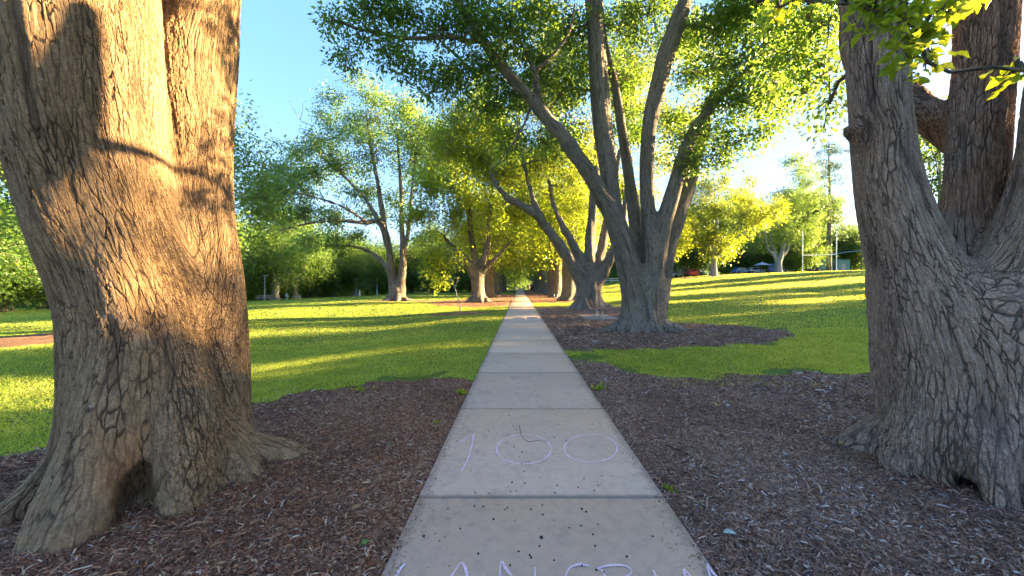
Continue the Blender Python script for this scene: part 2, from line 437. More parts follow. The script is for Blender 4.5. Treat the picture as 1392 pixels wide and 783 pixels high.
# ------------------------------------------------------------------ tubes and leaves in bulk
def tubes_batch(Pt, R, sides, rg, stretch=.16):
    """Pt (T,K,3), R (T,K) -> verts, quads, bark_co"""
    T, K, _ = Pt.shape
    tan = np.gradient(Pt, axis=1); tan /= np.linalg.norm(tan, axis=2, keepdims=True) + 1e-9
    d = Pt[:, -1] - Pt[:, 0]
    ref = np.where(np.abs(d[:, 2:3]) > .8 * np.linalg.norm(d, axis=1, keepdims=True), np.array([[1., 0, 0]]), np.array([[0, 0, 1.]]))
    u = np.cross(tan, ref[:, None, :]); u /= np.linalg.norm(u, axis=2, keepdims=True) + 1e-9
    w = np.cross(tan, u)
    a = np.arange(sides) / sides * 2 * np.pi
    ring = np.cos(a)[None, None, :, None] * u[:, :, None] + np.sin(a)[None, None, :, None] * w[:, :, None]
    V = Pt[:, :, None] + R[:, :, None, None] * ring
    s = np.concatenate([np.zeros((T, 1)), np.cumsum(np.linalg.norm(np.diff(Pt, axis=1), axis=2), 1)], 1)
    off = rg.uniform(0, 40, (T, 1, 1, 3))
    co = np.stack([np.broadcast_to(np.cos(a), (T, K, sides)) * R[:, :, None], np.broadcast_to(np.sin(a), (T, K, sides)) * R[:, :, None],
                   np.broadcast_to((s * stretch)[:, :, None], (T, K, sides))], -1) + off
    i = np.arange(T)[:, None, None] * K * sides; k = np.arange(K - 1)[None, :, None] * sides; j = np.arange(sides)[None, None, :]; j2 = (j + 1) % sides
    Q = np.stack([i + k + j, i + k + j2, i + k + sides + j2, i + k + sides + j], -1).reshape(-1, 4)
    return V.reshape(-1, 3), Q, co.reshape(-1, 3)
def leaves_batch(Pc, Dr, L, Wd, rg, up=.7, fold=.25, fine=False):
    n = len(Pc)
    Dr = Dr / (np.linalg.norm(Dr, axis=1, keepdims=True) + 1e-9)
    nrm = rg.normal(size=(n, 3)); nrm[:, 2] += up * np.sign(nrm[:, 2] + .4)
    side = np.cross(Dr, nrm); side /= np.linalg.norm(side, axis=1, keepdims=True) + 1e-9
    nn = np.cross(side, Dr)
    L = L[:, None]; Wd = Wd[:, None]
    b = Pc; t = Pc + Dr * L
    if fine:
        cv = -nn * L * .10
        l1 = Pc + Dr * L * .22 + side * Wd * .40 + nn * Wd * fold; r1 = Pc + Dr * L * .22 - side * Wd * .40 + nn * Wd * fold
        l2 = Pc + Dr * L * .58 + side * Wd * .48 + nn * Wd * fold; r2 = Pc + Dr * L * .58 - side * Wd * .48 + nn * Wd * fold
        m1 = Pc + Dr * L * .22; m2 = Pc + Dr * L * .58; l3 = Pc + Dr * L * .84 + side * Wd * .22 + cv; r3 = Pc + Dr * L * .84 - side * Wd * .22 + cv; t = t + cv * 2
        V = np.stack([b, l1, m1, r1, l2, m2, r2, l3, r3, t], 1).reshape(-1, 3); k = (np.arange(n) * 10)[:, None]
        Q = np.stack([k + np.array([[0, 2, 1, 1]])], 0)[0][:0]
        q4 = np.concatenate([k + np.array([[1, 2, 5, 4]]), k + np.array([[2, 3, 6, 5]]), k + np.array([[4, 5, 8, 7]]), k + np.array([[5, 6, 8, 5]])[:, :4]]) if False else np.stack([k + np.array([[1, 2, 5, 4]]), k + np.array([[2, 3, 6, 5]]), k + np.array([[4, 5, 9, 7]]), k + np.array([[5, 6, 8, 9]])], 1).reshape(-1, 4)
        q3 = np.stack([k + np.array([[0, 2, 1]]), k + np.array([[0, 3, 2]])], 1).reshape(-1, 3)
        return V, [q4, q3]
    m = Pc + Dr * L * .45
    l = m + side * Wd * .5 + nn * Wd * fold; r = m - side * Wd * .5 + nn * Wd * fold
    V = np.stack([b, r, t, l], 1).reshape(-1, 3)
    Q = np.arange(n * 4).reshape(-1, 4)
    return V, Q

def attach(pool, rad, c, zpen=.6):
    d = np.linalg.norm(pool - c, axis=1) + zpen * np.clip(pool[:, 2] - c[2], 0, None)
    return int(np.argmin(d))

class Tree:
    def __init__(s, name, label, cat, base, group=None, rz=0):
        s.root = empty(name, base, rz); s.base = np.array(base, float)
        tag(s.root, label, cat, group)
        s.chains = []; s.noatt = []; s.rg = np.random.default_rng(abs(hash_str(label)) % 100000)
        s.br = []; s.tw = []; s.leafP = []; s.leafD = []; s.leafT = []
    def chain(s, pts, seg=.3):
        c = catmull(pts, seg); s.chains.append(c); return c
    def trunk(s, mat, vox, subs=0, **kw):
        V, Q, co = trunk_mesh(s.chains, vox, **kw)
        me = mesh_np('trunk', V - s.base, Q, [mat], True, vattr={'bark_co': co})
        o = link('trunk', me, s.root)
        if subs:
            m = o.modifiers.new('subdivision', 'SUBSURF'); m.levels = 0; m.render_levels = subs
        s.trunk_o = o
    def crown(s, clusters, bark, leaf, sub=26, nleaf=26, L=.10, Wd=.05, spread=.2, flat=.75, bsides=6, twig=True, rmin=.05, tintbias=0., droop=.5, keep=None, name='crown', bname='branches', maxr=9., split=0, fine=False):
        rg = s.rg
        ch_ = [c for c in s.chains if not any(c is q for q in s.noatt)]
        pool = np.concatenate([c[:, :3] for c in ch_]); prad = np.concatenate([c[:, 3] for c in ch_])
        m = prad < max(maxr, .1); top = pool[:, 2].max()
        sel = (pool[:, 2] > s.base[2] + .22 * (top - s.base[2])) ; pool = pool[sel]; prad = prad[sel]
        # thin ends of the chains below rmin are drawn as tubes
        for c in s.chains:
            w = c[:, 3] < rmin
            if w.any():
                i = max(0, int(np.argmax(w)) - 1)
                if len(c) - i >= 2: s.br.append(c[i:])
        if split: clusters = [(np.array(c) + rg.normal(size=3) * np.array([.6, .6, .45]) * r, r * rg.uniform(.5, .95)) for c, r in clusters for _ in range(split)]
        clusters = sorted(clusters, key=lambda q: np.linalg.norm(pool - np.array(q[0]), axis=1).min())
        TW, TR, LP, LD, LT = [], [], [], [], []
        for (c, r) in clusters:
            c = np.array(c, float)
            i = attach(pool, prad, c); p0 = pool[i]; d = c - p0; dist = np.linalg.norm(d)
            mid1 = p0 + d * .35 + np.array([0, 0, .10 * dist]) + rg.normal(size=3) * .06 * dist
            mid2 = p0 + d * .7 + np.array([0, 0, .07 * dist]) + rg.normal(size=3) * .06 * dist
            r0 = min(prad[i] * .75, .018 + .022 * (dist + r))
            b = catmull([[*p0, r0], [*mid1, r0 * .75], [*mid2, r0 * .5], [*c, max(.010, r0 * .3)]], max(.3, dist / 8))
            s.br.append(b)
            own = b[len(b) // 3:]
            pool = np.vstack([pool, b[1:, :3]]); prad = np.concatenate([prad, b[1:, 3]])
            n = max(4, int(sub * r * r * .9))
            dr = rg.normal(size=(n, 3)); dr[:, 2] += .15
            if split:
                q = c + dr * r * .62 * np.array([1, 1, flat])
            else:
                dr /= np.linalg.norm(dr, axis=1, keepdims=True); rr = r * rg.uniform(.15, 1., n) ** .55
                q = c + dr * rr[:, None] * np.array([1, 1, flat])
            if keep is not None: q = q[keep(q)]
            if not len(q): continue
            op = own[:, :3]
            dm = np.linalg.norm(q[:, None] - op[None], axis=2); j = dm.argmin(1); st = op[j]
            md = (st + q) / 2 + rg.normal(size=q.shape) * .07 * np.linalg.norm(q - st, axis=1)[:, None] + np.array([0, 0, .05])
            TW.append(np.stack([st, md, q], 1)); TR.append(np.stack([np.full(len(q), .011), np.full(len(q), .007), np.full(len(q), .003)], 1))
            m_ = nleaf
            off = rg.normal(size=(len(q), m_, 3)) * spread * np.array([1, 1, .8])
            lp = q[:, None] + off
            ld = off / spread * .8 + rg.normal(size=off.shape) * .7 + np.array([0, 0, -droop])
            LP.append(lp.reshape(-1, 3)); LD.append(ld.reshape(-1, 3))
            cl = rg.uniform(-.12, .12) + rg.uniform(-.12, .12, (len(q), 1))
            LT.append(np.clip(.42 + tintbias + cl + rg.normal(size=(len(q), m_)) * .17, 0, 1).ravel())
        # branches
        Vs, Qs, Cs = [], [], []; nV = 0
        byk = {}
        for b in s.br: byk.setdefault(len(b), []).append(b)
        for k_, L_ in byk.items():
            A = np.array(L_)
            V, Q, C = tubes_batch(A[:, :, :3], A[:, :, 3], bsides, rg); Vs.append(V); Qs.append(Q + nV); Cs.append(C); nV += len(V)
        if twig and TW:
            sc_ = max(1., L / .12)
            V, Q, C = tubes_batch(np.concatenate(TW), np.concatenate(TR) * sc_, 3, rg); Vs.append(V); Qs.append(Q + nV); Cs.append(C)
        if Vs:
            me = mesh_np(bname, np.concatenate(Vs) - s.base, np.concatenate(Qs), [bark], True, vattr={'bark_co': np.concatenate(Cs)})
            link(bname, me, s.root)
        LP = np.concatenate(LP); LD = np.concatenate(LD); LT = np.concatenate(LT)
        n = len(LP); sz = rg.uniform(.7, 1.25, n)
        V, Q = leaves_batch(LP, LD, L * sz, Wd * sz, rg, fine=fine)
        if fine: LT = np.concatenate([np.repeat(LT, 4), np.repeat(LT, 2)])
        me = mesh_np(name, V - s.base, Q, [leaf], False, fattr={'tint': LT})
        s.crown_o = link(name, me, s.root)
        s.nl = n
        return s
def hash_str(t):
    h = 5381
    for ch in t: h = (h * 33 + ord(ch)) & 0xffffffff
    return h
def roots(tree, cx, cy, specs, z0=.55, gz=None):
    """specs: (angle deg, length, radius at start)"""
    for (a, L, r) in specs:
        a = math.radians(a); c, s_ = math.cos(a), math.sin(a)
        g = (lambda q: hz(cx + c * q, cy + s_ * q)) if gz is None else (lambda q: gz)
        tree.chain([[cx + c * .22, cy + s_ * .22, g(0) + z0, r * .9], [cx + c * L * .5, cy + s_ * L * .5, g(L * .5) + z0 * .38, r * .9],
                    [cx + c * L * .8, cy + s_ * L * .8, g(L * .8) + z0 * .05, r * .62], [cx + c * L * 1.15, cy + s_ * L * 1.15, g(L) - .16, r * .36]], .18)

# ------------------------------------------------------------------ ground, beds, path
def sgrid(a, b, n, c=0., k=4.):
    t = np.linspace(-1, 1, n); s = np.sinh(k * t) / np.sinh(k)
    return np.where(s < 0, c + s * (c - a), c + s * (b - c))
def lawn_mat():
    g = NG('lawn'); pos = g.pos()
    n1 = g.noise(pos, .35, 4, .6); n2 = g.noise(pos, 2.4, 4, .6); n3 = g.noise(pos, 60., 3, .7); n4 = g.noise(pos, 9., 3, .6)
    c = g.ramp(n3.outputs[0], [(.25, (.07, .11, .014)), (.5, (.14, .21, .02)), (.75, (.22, .28, .04))])
    c = g.mix(g.math('MULTIPLY', g.maprange(n2.outputs[0], .45, .75), .35), c, (.15, .19, .03))
    c = g.mix(g.math('MULTIPLY', g.maprange(n1.outputs[0], .4, .7), .4), c, (.06, .15, .022))
    c = g.mix(g.math('MULTIPLY', g.maprange(n4.outputs[0], .5, .7), .45), c, (.17, .13, .06))
    p = g.prin(c, .85, .15)
    # the blades' facing: small random tilts of the surface
    wn_ = g.noise(pos, 45., 2, .8)
    s1 = g.n('ShaderNodeVectorMath', operation='SUBTRACT'); g.l(wn_.outputs['Color'], s1.inputs[0]); s1.inputs[1].default_value = (.5, .5, .55)
    s2 = g.n('ShaderNodeVectorMath', operation='SCALE'); g.l(s1.outputs[0], s2.inputs[0]); s2.inputs['Scale'].default_value = 7.
    geo = g.n('ShaderNodeNewGeometry')
    s3 = g.n('ShaderNodeVectorMath', operation='ADD'); g.l(geo.outputs['Normal'], s3.inputs[0]); g.l(s2.outputs[0], s3.inputs[1])
    s4 = g.n('ShaderNodeVectorMath', operation='NORMALIZE'); g.l(s3.outputs[0], s4.inputs[0])
    g.l(s4.outputs[0], p.inputs['Normal'])
    g.l(p.outputs[0], g.out.inputs[0]); return g.m
xs = sgrid(-900, 900, 260, 0, 5.5); ys = sgrid(-300, 1500, 260, 6, 5.5)
XX, YY = np.meshgrid(xs, ys, indexing='ij')
idx = np.arange(len(xs) * len(ys)).reshape(len(xs), len(ys))
Qg = np.stack([idx[:-1, :-1], idx[1:, :-1], idx[1:, 1:], idx[:-1, 1:]], -1).reshape(-1, 4)
me = mesh_np('lawn', np.stack([XX, YY, H(XX, YY)], -1).reshape(-1, 3), Qg, [lawn_mat()], True)
tag(link('lawn', me), kind='structure')

def mulch_mat(name, a, b, c, pale=.35):
    g = NG(name); pos = g.pos()
    wv = g.noise(pos, 6., 2)
    mp = g.n('ShaderNodeMapping'); mp.inputs['Scale'].default_value = (1, 1, .4); g.l(pos, mp.inputs[0])
    mixv = g.n('ShaderNodeVectorMath', operation='MULTIPLY_ADD'); g.l(wv.outputs['Color'], mixv.inputs[0]); mixv.inputs[1].default_value = (.08, .08, .08); g.l(mp.outputs[0], mixv.inputs[2])
    v = g.voro(mixv.outputs[0], 48., 'F1'); v2 = g.voro(mixv.outputs[0], 110., 'F1')
    sp = g.n('ShaderNodeSeparateColor'); g.l(v.outputs['Color'], sp.inputs[0])
    sp2 = g.n('ShaderNodeSeparateColor'); g.l(v2.outputs['Color'], sp2.inputs[0])
    c1 = g.ramp(sp.outputs[0], [(0., a), (.55, b), (.8, c), (1., (pale, pale * .82, pale * .66))])
    c2 = g.ramp(sp2.outputs[0], [(0., tuple(x * .5 for x in a)), (.6, b), (1., c)])
    col = g.mix(.5, c1, c2)
    n = g.noise(pos, 1.1, 4, .6)
    col = g.mix(g.math('MULTIPLY', g.maprange(n.outputs[0], .4, .7), .4), col, tuple(x * .8 for x in a))
    p = g.prin(col, .9, .15)
    h = g.math('ADD', g.math('MULTIPLY', sp.outputs[0], .7), g.math('MULTIPLY', sp2.outputs[0], .5))
    g.l(g.bump(h, .02), p.inputs['Normal']); g.l(p.outputs[0], g.out.inputs[0]); return g.m
M['mulch'] = mulch_mat('mulch_red_brown', (.055, .024, .015), (.24, .105, .06), (.48, .26, .16), .6)
M['mulch_grey'] = mulch_mat('mulch_grey_brown', (.055, .028, .02), (.25, .13, .09), (.48, .30, .215), .6)

def poly_sd(poly, X, Y):
    """positive inside"""
    p = np.asarray(poly, float); d = np.full(X.shape, 1e9); ins = np.zeros(X.shape, bool)
    for i in range(len(p)):
        a = p[i]; b = p[(i + 1) % len(p)]; e = b - a
        t = np.clip(((X - a[0]) * e[0] + (Y - a[1]) * e[1]) / (e @ e), 0, 1)
        d = np.minimum(d, np.hypot(X - a[0] - t * e[0], Y - a[1] - t * e[1]))
        c = (a[1] > Y) != (b[1] > Y)
        xi = a[0] + (Y - a[1]) * e[0] / (e[1] if abs(e[1]) > 1e-9 else 1e-9)
        ins ^= c & (X < xi)
    return np.where(ins, d, -d)
PX0, PX1 = .159 - .889, .159 + .889
def wob(X, Y, s=1.):
    return s * (.10 * np.sin(X * 5.1 + 1.7 * np.sin(Y * 2.3)) + .07 * np.sin(Y * 7.7 + X * 3.1) + .05 * np.sin(X * 13. + Y * 11.) + .03 * np.sin(X * 29. - Y * 23.))
BEDS = [
 # label, polygon, cell, material
 ('left foreground', [(.1, -3), (.1, 6.05), (-1.3, 6.0), (-2.4, 5.85), (-3.3, 5.6), (-4.1, 5.15), (-5.0, 4.5), (-5.7, 3.8), (-6.3, 2.6), (-6.4, 0), (-6, -3)], .05, 'mulch'),
 ('right foreground', [(.2, -3), (.2, 7.3), (1.45, 7.7), (1.9, 6.7), (2.4, 6.05), (3.4, 6.1), (4.6, 6.3), (6.2, 6.2), (7.6, 5.6), (8.6, 4), (8.8, 0), (8, -3)], .05, 'mulch_grey'),
 ('right second', [(.2, 8.9), (1.5, 8.45), (2.4, 8.6), (3.6, 8.75), (5.4, 9.0), (7.1, 9.7), (8.4, 10.9), (8.5, 11.8), (7.6, 13.2), (6.1, 14.4), (5.6, 16.0), (5.3, 18), (6.4, 20), (6.8, 23), (6.0, 25.6), (3.4, 26.2), (.2, 25.4)], .09, 'mulch_grey'),
 ('right third', [(.2, 32), (3, 31.5), (6, 33), (7, 37), (6.5, 45), (6.8, 60), (6.5, 110), (.2, 110)], .3, 'mulch'),
 ('left row', [(.1, 27), (-3, 26), (-6.5, 28), (-8.5, 32), (-7.5, 37), (-6, 40), (-6.5, 50), (-6, 62), (.1, 63)], .2, 'mulch'),
 ('sapling', [(-5.4, 20.4), (-4.3, 21.3), (-2.6, 21.5), (-1.4, 20.9), (-1.7, 20.2), (-3, 19.7), (-4.6, 19.8)], .1, 'mulch'),
 ('field tree', [(-17, 35), (-14, 37.8), (-10, 38), (-7.5, 36.3), (-9, 34.4), (-13, 33.8)], .2, 'mulch'),
 ('far left', [(-24, 14), (-21, 18), (-17, 17.5), (-15.5, 14.5), (-17, 12), (-21, 11.6)], .2, 'mulch'),
 ('far right tree', [(24, 58), (28, 63), (37, 64), (38, 60), (33, 57), (27, 56.5)], .4, 'mulch'),
]
def bed_sd(i, X, Y):
    return poly_sd(BEDS[i][1], X, Y) + wob(X, Y, 1. if BEDS[i][2] < .15 else 2.) 
def in_bed(X, Y):
    r = np.full(X.shape, -9.)
    for i in range(len(BEDS)): r = np.maximum(r, bed_sd(i, X, Y))
    return r
def bed_height(X, Y, sd):
    return H(X, Y) - .05 + .075 * sstep(-.12, .18, sd) + .012 * np.sin(X * 9 + 2 * np.sin(Y * 5)) * np.sin(Y * 8.3) * sstep(0, .3, sd)
for i, (lab, poly, cell, mk) in enumerate(BEDS):
    p = np.array(poly); x0, y0 = p.min(0) - .3; x1, y1 = p.max(0) + .3
    if .15 < p[:, 0].min() < .25: x0 = PX1 - .015
    if .05 < p[:, 0].max() < .15: x1 = PX0 + .015
    gx = np.linspace(x0, x1, int((x1 - x0) / cell) + 2); gy = np.linspace(y0, y1, int((y1 - y0) / (cell * (1 if cell < .15 else 1.6))) + 2)
    X, Y = np.meshgrid(gx, gy, indexing='ij'); sd = bed_sd(i, X, Y)
    Z = bed_height(X, Y, sd) + RNG.normal(size=X.shape) * .004
    Z = np.where((np.abs(X - PX0) < .12) | (np.abs(X - PX1) < .12), np.minimum(Z, .008), Z)
    id_ = np.arange(X.size).reshape(X.shape)
    Q = np.stack([id_[:-1, :-1], id_[1:, :-1], id_[1:, 1:], id_[:-1, 1:]], -1).reshape(-1, 4)
    qs = sd[:-1, :-1].ravel(); Q = Q[qs > -.3 - cell]
    u, inv = np.unique(Q, return_inverse=True); V = np.stack([X, Y, Z], -1).reshape(-1, 3)[u]
    me = mesh_np('mulch_bed', V, inv.reshape(Q.shape), [M[mk]], True)
    tag(link('mulch_bed', me), kind='structure')

# the concrete path: slabs with open joints and soft edges
JO, SL = .745, 1.858
def path_mat():
    g = NG('concrete'); pos = g.pos()
    n1 = g.noise(pos, 1.1, 5, .6); n2 = g.noise(pos, 14., 4, .65); n3 = g.noise(pos, 160., 3, .7); n4 = g.noise(pos, 420., 2, .6)
    c = g.mix(n1.outputs[0], (.50, .325, .225), (.70, .49, .36))
    c = g.mix(g.math('MULTIPLY', g.maprange(n2.outputs[0], .4, .7), .35), c, (.28, .205, .155))
    c = g.mix(g.math('MULTIPLY', g.maprange(n3.outputs[0], .35, .65), .5), c, (.58, .44, .34))
    v = g.voro(pos, 75., 'F1'); sp = g.math('LESS_THAN', v.outputs['Distance'], .13)
    c = g.mix(g.math('MULTIPLY', sp, .55), c, (.12, .10, .09))
    # slab to slab tone, old stains, dirty edges and joints
    sx = g.n('ShaderNodeSeparateXYZ'); g.l(pos, sx.inputs[0])
    wn1 = g.n('ShaderNodeTexWhiteNoise', noise_dimensions='1D'); g.l(g.math('FLOOR', g.math('DIVIDE', g.math('SUBTRACT', sx.outputs[1], JO), SL)), wn1.inputs['W'])
    c = g.mix(g.math('MULTIPLY', wn1.outputs['Value'], .35), c, (.30, .23, .185))
    st_ = g.noise(pos, 2.6, 6, .7, .6); c = g.mix(g.math('MULTIPLY', g.maprange(st_.outputs[0], .55, .72), .4), c, (.20, .15, .12))
    ex = g.math('ABSOLUTE', g.math('SUBTRACT', sx.outputs[0], .159))
    e = g.maprange(g.math('ADD', ex, g.math('MULTIPLY', n2.outputs[0], .12)), .86, .96)
    c = g.mix(g.math('MULTIPLY', e, .45), c, (.13, .105, .085))
    jy = g.math('FRACT', g.math('DIVIDE', g.math('SUBTRACT', sx.outputs[1], JO), SL))
    jd = g.math('ABSOLUTE', g.math('SUBTRACT', g.math('ABSOLUTE', g.math('SUBTRACT', jy, .5)), .5))
    j = g.maprange(g.math('SUBTRACT', jd, g.math('MULTIPLY', n2.outputs[0], .012)), -.002, .016, 1., 0.)
    c = g.mix(g.math('MULTIPLY', j, .5), c, (.12, .10, .085))
    p = g.prin(c, .85, .25)
    h = g.math('ADD', g.math('MULTIPLY', n3.outputs[0], .6), g.math('MULTIPLY', n4.outputs[0], .4))
    g.l(g.bump(h, .004), p.inputs['Normal']); g.l(p.outputs[0], g.out.inputs[0]); return g.m
bm_v, bm_f, nv = [], [], 0
k0, k1 = -3, 62
for k in range(k0, k1):
    ya = JO + k * SL + .006; yb = JO + (k + 1) * SL - .006; t = .024 + .002 * math.sin(k * 2.7)
    b = .010
    prof = [(PX0, -.08), (PX0, t - b), (PX0 + b * .4, t - b * .3), (PX0 + b * 1.2, t), (PX1 - b * 1.2, t), (PX1 - b * .4, t - b * .3), (PX1, t - b), (PX1, -.08)]
    rows = [(ya, -.02), (ya + .002, -.004), (ya + .008, 0), (yb - .008, 0), (yb - .002, -.004), (yb, -.02)]
    base = nv
    for (y, dz) in rows:
        for (x, z) in prof:
            bm_v.append((x, y, z + (dz if z > 0 else 0))); nv += 1
    m = len(prof)
    for r in range(len(rows) - 1):
        for q in range(m - 1):
            a = base + r * m + q; bm_f.append((a, a + m, a + m + 1, a + 1))
    for q in range(m - 1):
        pass
me = mesh_np('path', bm_v, np.array(bm_f), [path_mat()], False)
tag(link('path', me), kind='structure')
dirt = simple_mat('joint_soil', (.035, .026, .02), .95, .1)
mb = MB(); mb.box((.159, (JO + k0 * SL + JO + k1 * SL) / 2, -.04), (1.74, (k1 - k0) * SL, .06)); tag(mb.build('joint_soil', dirt), kind='structure')
# road behind the right-hand field
g = NG('asphalt'); n = g.noise(g.pos(), 30, 4); g.l(g.prin(g.mix(n.outputs[0], (.05, .05, .052), (.11, .11, .11)), .9, .2).outputs[0], g.out.inputs[0]); M['asphalt'] = g.m
def strip(name, pts, w, mat, dz):
    pts = catmull([[*p, 0, 1] for p in pts], 2.)[:, :2]; T = np.gradient(pts, axis=0); T /= np.linalg.norm(T, axis=1)[:, None]; N_ = np.stack([T[:, 1], -T[:, 0]], 1)
    cols = [pts + N_ * w * s for s in (-.5, -.25, 0, .25, .5)]
    V = np.concatenate([np.column_stack([c, H(c[:, 0], c[:, 1]) + dz]) for c in cols]); n_ = len(pts)
    Q = [(a * n_ + i, (a + 1) * n_ + i, (a + 1) * n_ + i + 1, a * n_ + i + 1) for a in range(4) for i in range(n_ - 1)]
    tag(link(name, mesh_np(name, V, np.array(Q)[:, ::-1], [mat], True)), kind='structure')
strip('road', [(6, 118), (30, 92), (50, 89), (80, 92), (140, 90)], 7, M['asphalt'], .03)
GRASS_N, CHIP_N = 450000, 210000
SHADE_LIST = [('H', 38, 3, 1.), ('H', 39, 7.5, 1.02), ('H', 38, 12, .98), ('H', 38.5, 15.8, .9), ('H', 37, -2, 1.05), ('H', 36, -8, 1.),
 ('S', 46, 23.2, .9), ('S', 56, 28.6, .8), ('S', 66, 35.2, .95), ('S', 77, 42.5, .9), ('S', 92, 55, .9), ('S', 104, 64, 1.1)]

# ------------------------------------------------------------------ trees
def in_frame(q, mx=60, my=50):
    Y = np.maximum(q[:, 1], .05); px = 706 + 490 * q[:, 0] / Y; py = 388 - 490 * (q[:, 2] - EYE) / Y
    return (q[:, 1] > .25) & (px > -mx) & (px < 1392 + mx) & (py > -my) & (py < 783)
def px_chain(pts):
    return [[*P(a, b, Y), r] for a, b, Y, r in pts]
def px_clusters(L, jit=0., rg=RNG):
    return [(P(a, b, Y), r) for a, b, Y, r in L]
AVE = 'large camphor trees lining the path'

# --- the near left tree
t = Tree('camphor_tree', 'huge double-stemmed trunk with furrowed warm brown bark on the near left of the path', 'tree', (-3.12, 3.05, -.05), AVE)
t.chain([[-3.12, 3.05, -.4, .54], [-3.12, 3.05, .35, .50], [-3.13, 3.03, .9, .47], [-3.17, 2.98, 1.5, .43], [-3.28, 2.84, 2.2, .42], [-3.35, 2.76, 2.8, .45], [-3.37, 2.70, 3.5, .49], [-3.42, 2.62, 4.3, .49], [-3.9, 2.6, 5.5, .34], [-4.1, 2.5, 7.5, .22], [-4.2, 2.3, 9.5, .1]], .15)
t.chain([[-3.0, 3.25, -.2, .5], [-2.98, 3.27, .6, .42], [-3.04, 3.36, 1.4, .37], [-3.17, 3.46, 2.2, .365], [-3.22, 3.50, 3.0, .365], [-3.22, 3.52, 3.9, .38], [-2.9, 3.5, 5.2, .28], [-2.6, 3.9, 7.5, .18], [-2.4, 4.2, 9.5, .08]], .15)
t.chain([[-3.02, 2.80, 1.0, .24], [-2.90, 2.62, .6, .25], [-2.84, 2.48, .25, .22], [-2.80, 2.30, .02, .18], [-2.76, 2.12, -.16, .10]], .12)
t.chain([[-2.85, 2.95, .95, .24], [-2.66, 2.84, .55, .24], [-2.50, 2.68, .22, .20], [-2.40, 2.50, -.02, .15], [-2.36, 2.34, -.15, .09]], .12)
t.chain([[-3.05, 2.80, .8, .22], [-3.02, 2.58, .4, .2], [-2.98, 2.36, .1, .16], [-2.95, 2.2, -.08, .1]], .12)
roots(t, -3.12, 3.05, [(-92, .78, .16), (-52, .74, .17), (-38, .98, .19), (-24, .95, .19), (-6, 1.05, .19), (12, 1.2, .17), (30, .95, .14), (-128, .85, .19), (170, .75, .18), (120, .9, .22), (75, .9, .22)], .66)
t.trunk(M['bark_warm'], .034, 2, k=.035, rmin=.05, flute=.022, seed=3, axis=(-3.12, 3.05, .5, .9, 1.5, 1.8), cuts=[((-2.54, 2.36, .06), (-2.76, 2.66, .36), .06), ((-2.60, 2.44, .03), (-2.78, 2.64, .12), .07), ((-3.10, 2.28, 3.52), (-3.3, 2.6, 3.45), .085)])
lc = []
for i in range(22):
    a = t.rg.uniform(0, 6.28); r_ = 7.5 * math.sqrt(t.rg.uniform(.02, 1)); z_ = t.rg.uniform(6.0, 13)
    lc.append(((-3.4 + r_ * math.cos(a), 2.2 + r_ * math.sin(a), z_), t.rg.uniform(1., 1.5)))
lc = [c for c in lc if not in_frame(np.array([c[0]]), 250, 230)[0]]
t.crown(lc, M['bark_mid'], M['leaf'], sub=16, nleaf=14, L=.13, Wd=.065, spread=.25, keep=lambda q: ~in_frame(q, 120, 60))

# --- the near right tree
t = Tree('camphor_tree', 'massive grey-brown trunk splitting into three stems at the right edge of the mulch', 'tree', (3.75, 3.05, 0), AVE)
t.chain([[3.78, 3.05, -.4, .50], [3.78, 3.05, .4, .47], [3.78, 3.05, .9, .46], [3.80, 3.05, 1.3, .42]], .15)
t.chain([[3.62, 3.08, .6, .40], [3.52, 3.1, 1.3, .36], [3.40, 3.14, 1.8, .27], [3.25, 3.18, 2.4, .225], [3.18, 3.2, 3.0, .205], [3.15, 3.2, 3.6, .205], [3.09, 3.2, 4.2, .20], [2.9, 3.3, 5.6, .17], [2.5, 3.7, 8, .1]], .15)
t.chain([[3.95, 3.15, .9, .38], [4.08, 3.28, 1.5, .29], [4.25, 3.38, 2.15, .21], [4.32, 3.40, 2.9, .205], [4.38, 3.40, 3.8, .21], [4.5, 3.4, 5.2, .18], [4.8, 3.4, 7.5, .1]], .15)
t.chain([[3.95, 2.92, .7, .38], [3.99, 2.90, 1.3, .35], [4.15, 2.88, 1.9, .27], [4.33, 2.87, 2.6, .225], [4.5, 2.85, 3.6, .2], [5.4, 2.7, 5, .18], [6, 2.4, 7.5, .1]], .15)
t.chain([[4.42, 3.5, 2.85, .15], [4.27, 3.62, 3.15, .155], [4.08, 3.72, 3.42, .15], [3.88, 3.85, 3.7, .14], [3.74, 3.98, 4.2, .12], [3.75, 4.0, 5, .07]], .12)
t.chain([[3.2, 3.2, 2.86, .075], [3.04, 3.2, 2.88, .06], [2.94, 3.19, 2.91, .05], [2.92, 3.19, 2.92, .04]], .06)
t.noatt.append(t.chains[-1])
t.chain([[3.10, 3.22, 4.1, .08], [2.9, 3.3, 4.3, .04], [2.6, 3.4, 4.36, .032], [2.3, 3.5, 4.3, .022]], .15)
t.chain([[3.6, 2.85, .6, .2], [3.45, 2.72, .25, .17], [3.38, 2.62, .02, .13], [3.36, 2.52, -.12, .08]], .12)
t.chain([[3.45, 3.0, .6, .2], [3.25, 2.98, .2, .17], [3.12, 2.96, -.05, .1]], .12)
roots(t, 3.78, 3.05, [(148, .86, .19), (172, .55, .2), (200, .58, .22), (232, .52, .22), (262, .62, .2), (300, .8, .22), (0, .9, .2), (50, .8, .2), (95, .8, .2), (125, .6, .18)], .5)
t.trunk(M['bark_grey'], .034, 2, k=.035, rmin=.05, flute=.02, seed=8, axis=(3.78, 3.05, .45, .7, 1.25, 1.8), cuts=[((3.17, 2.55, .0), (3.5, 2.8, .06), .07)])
rc = []
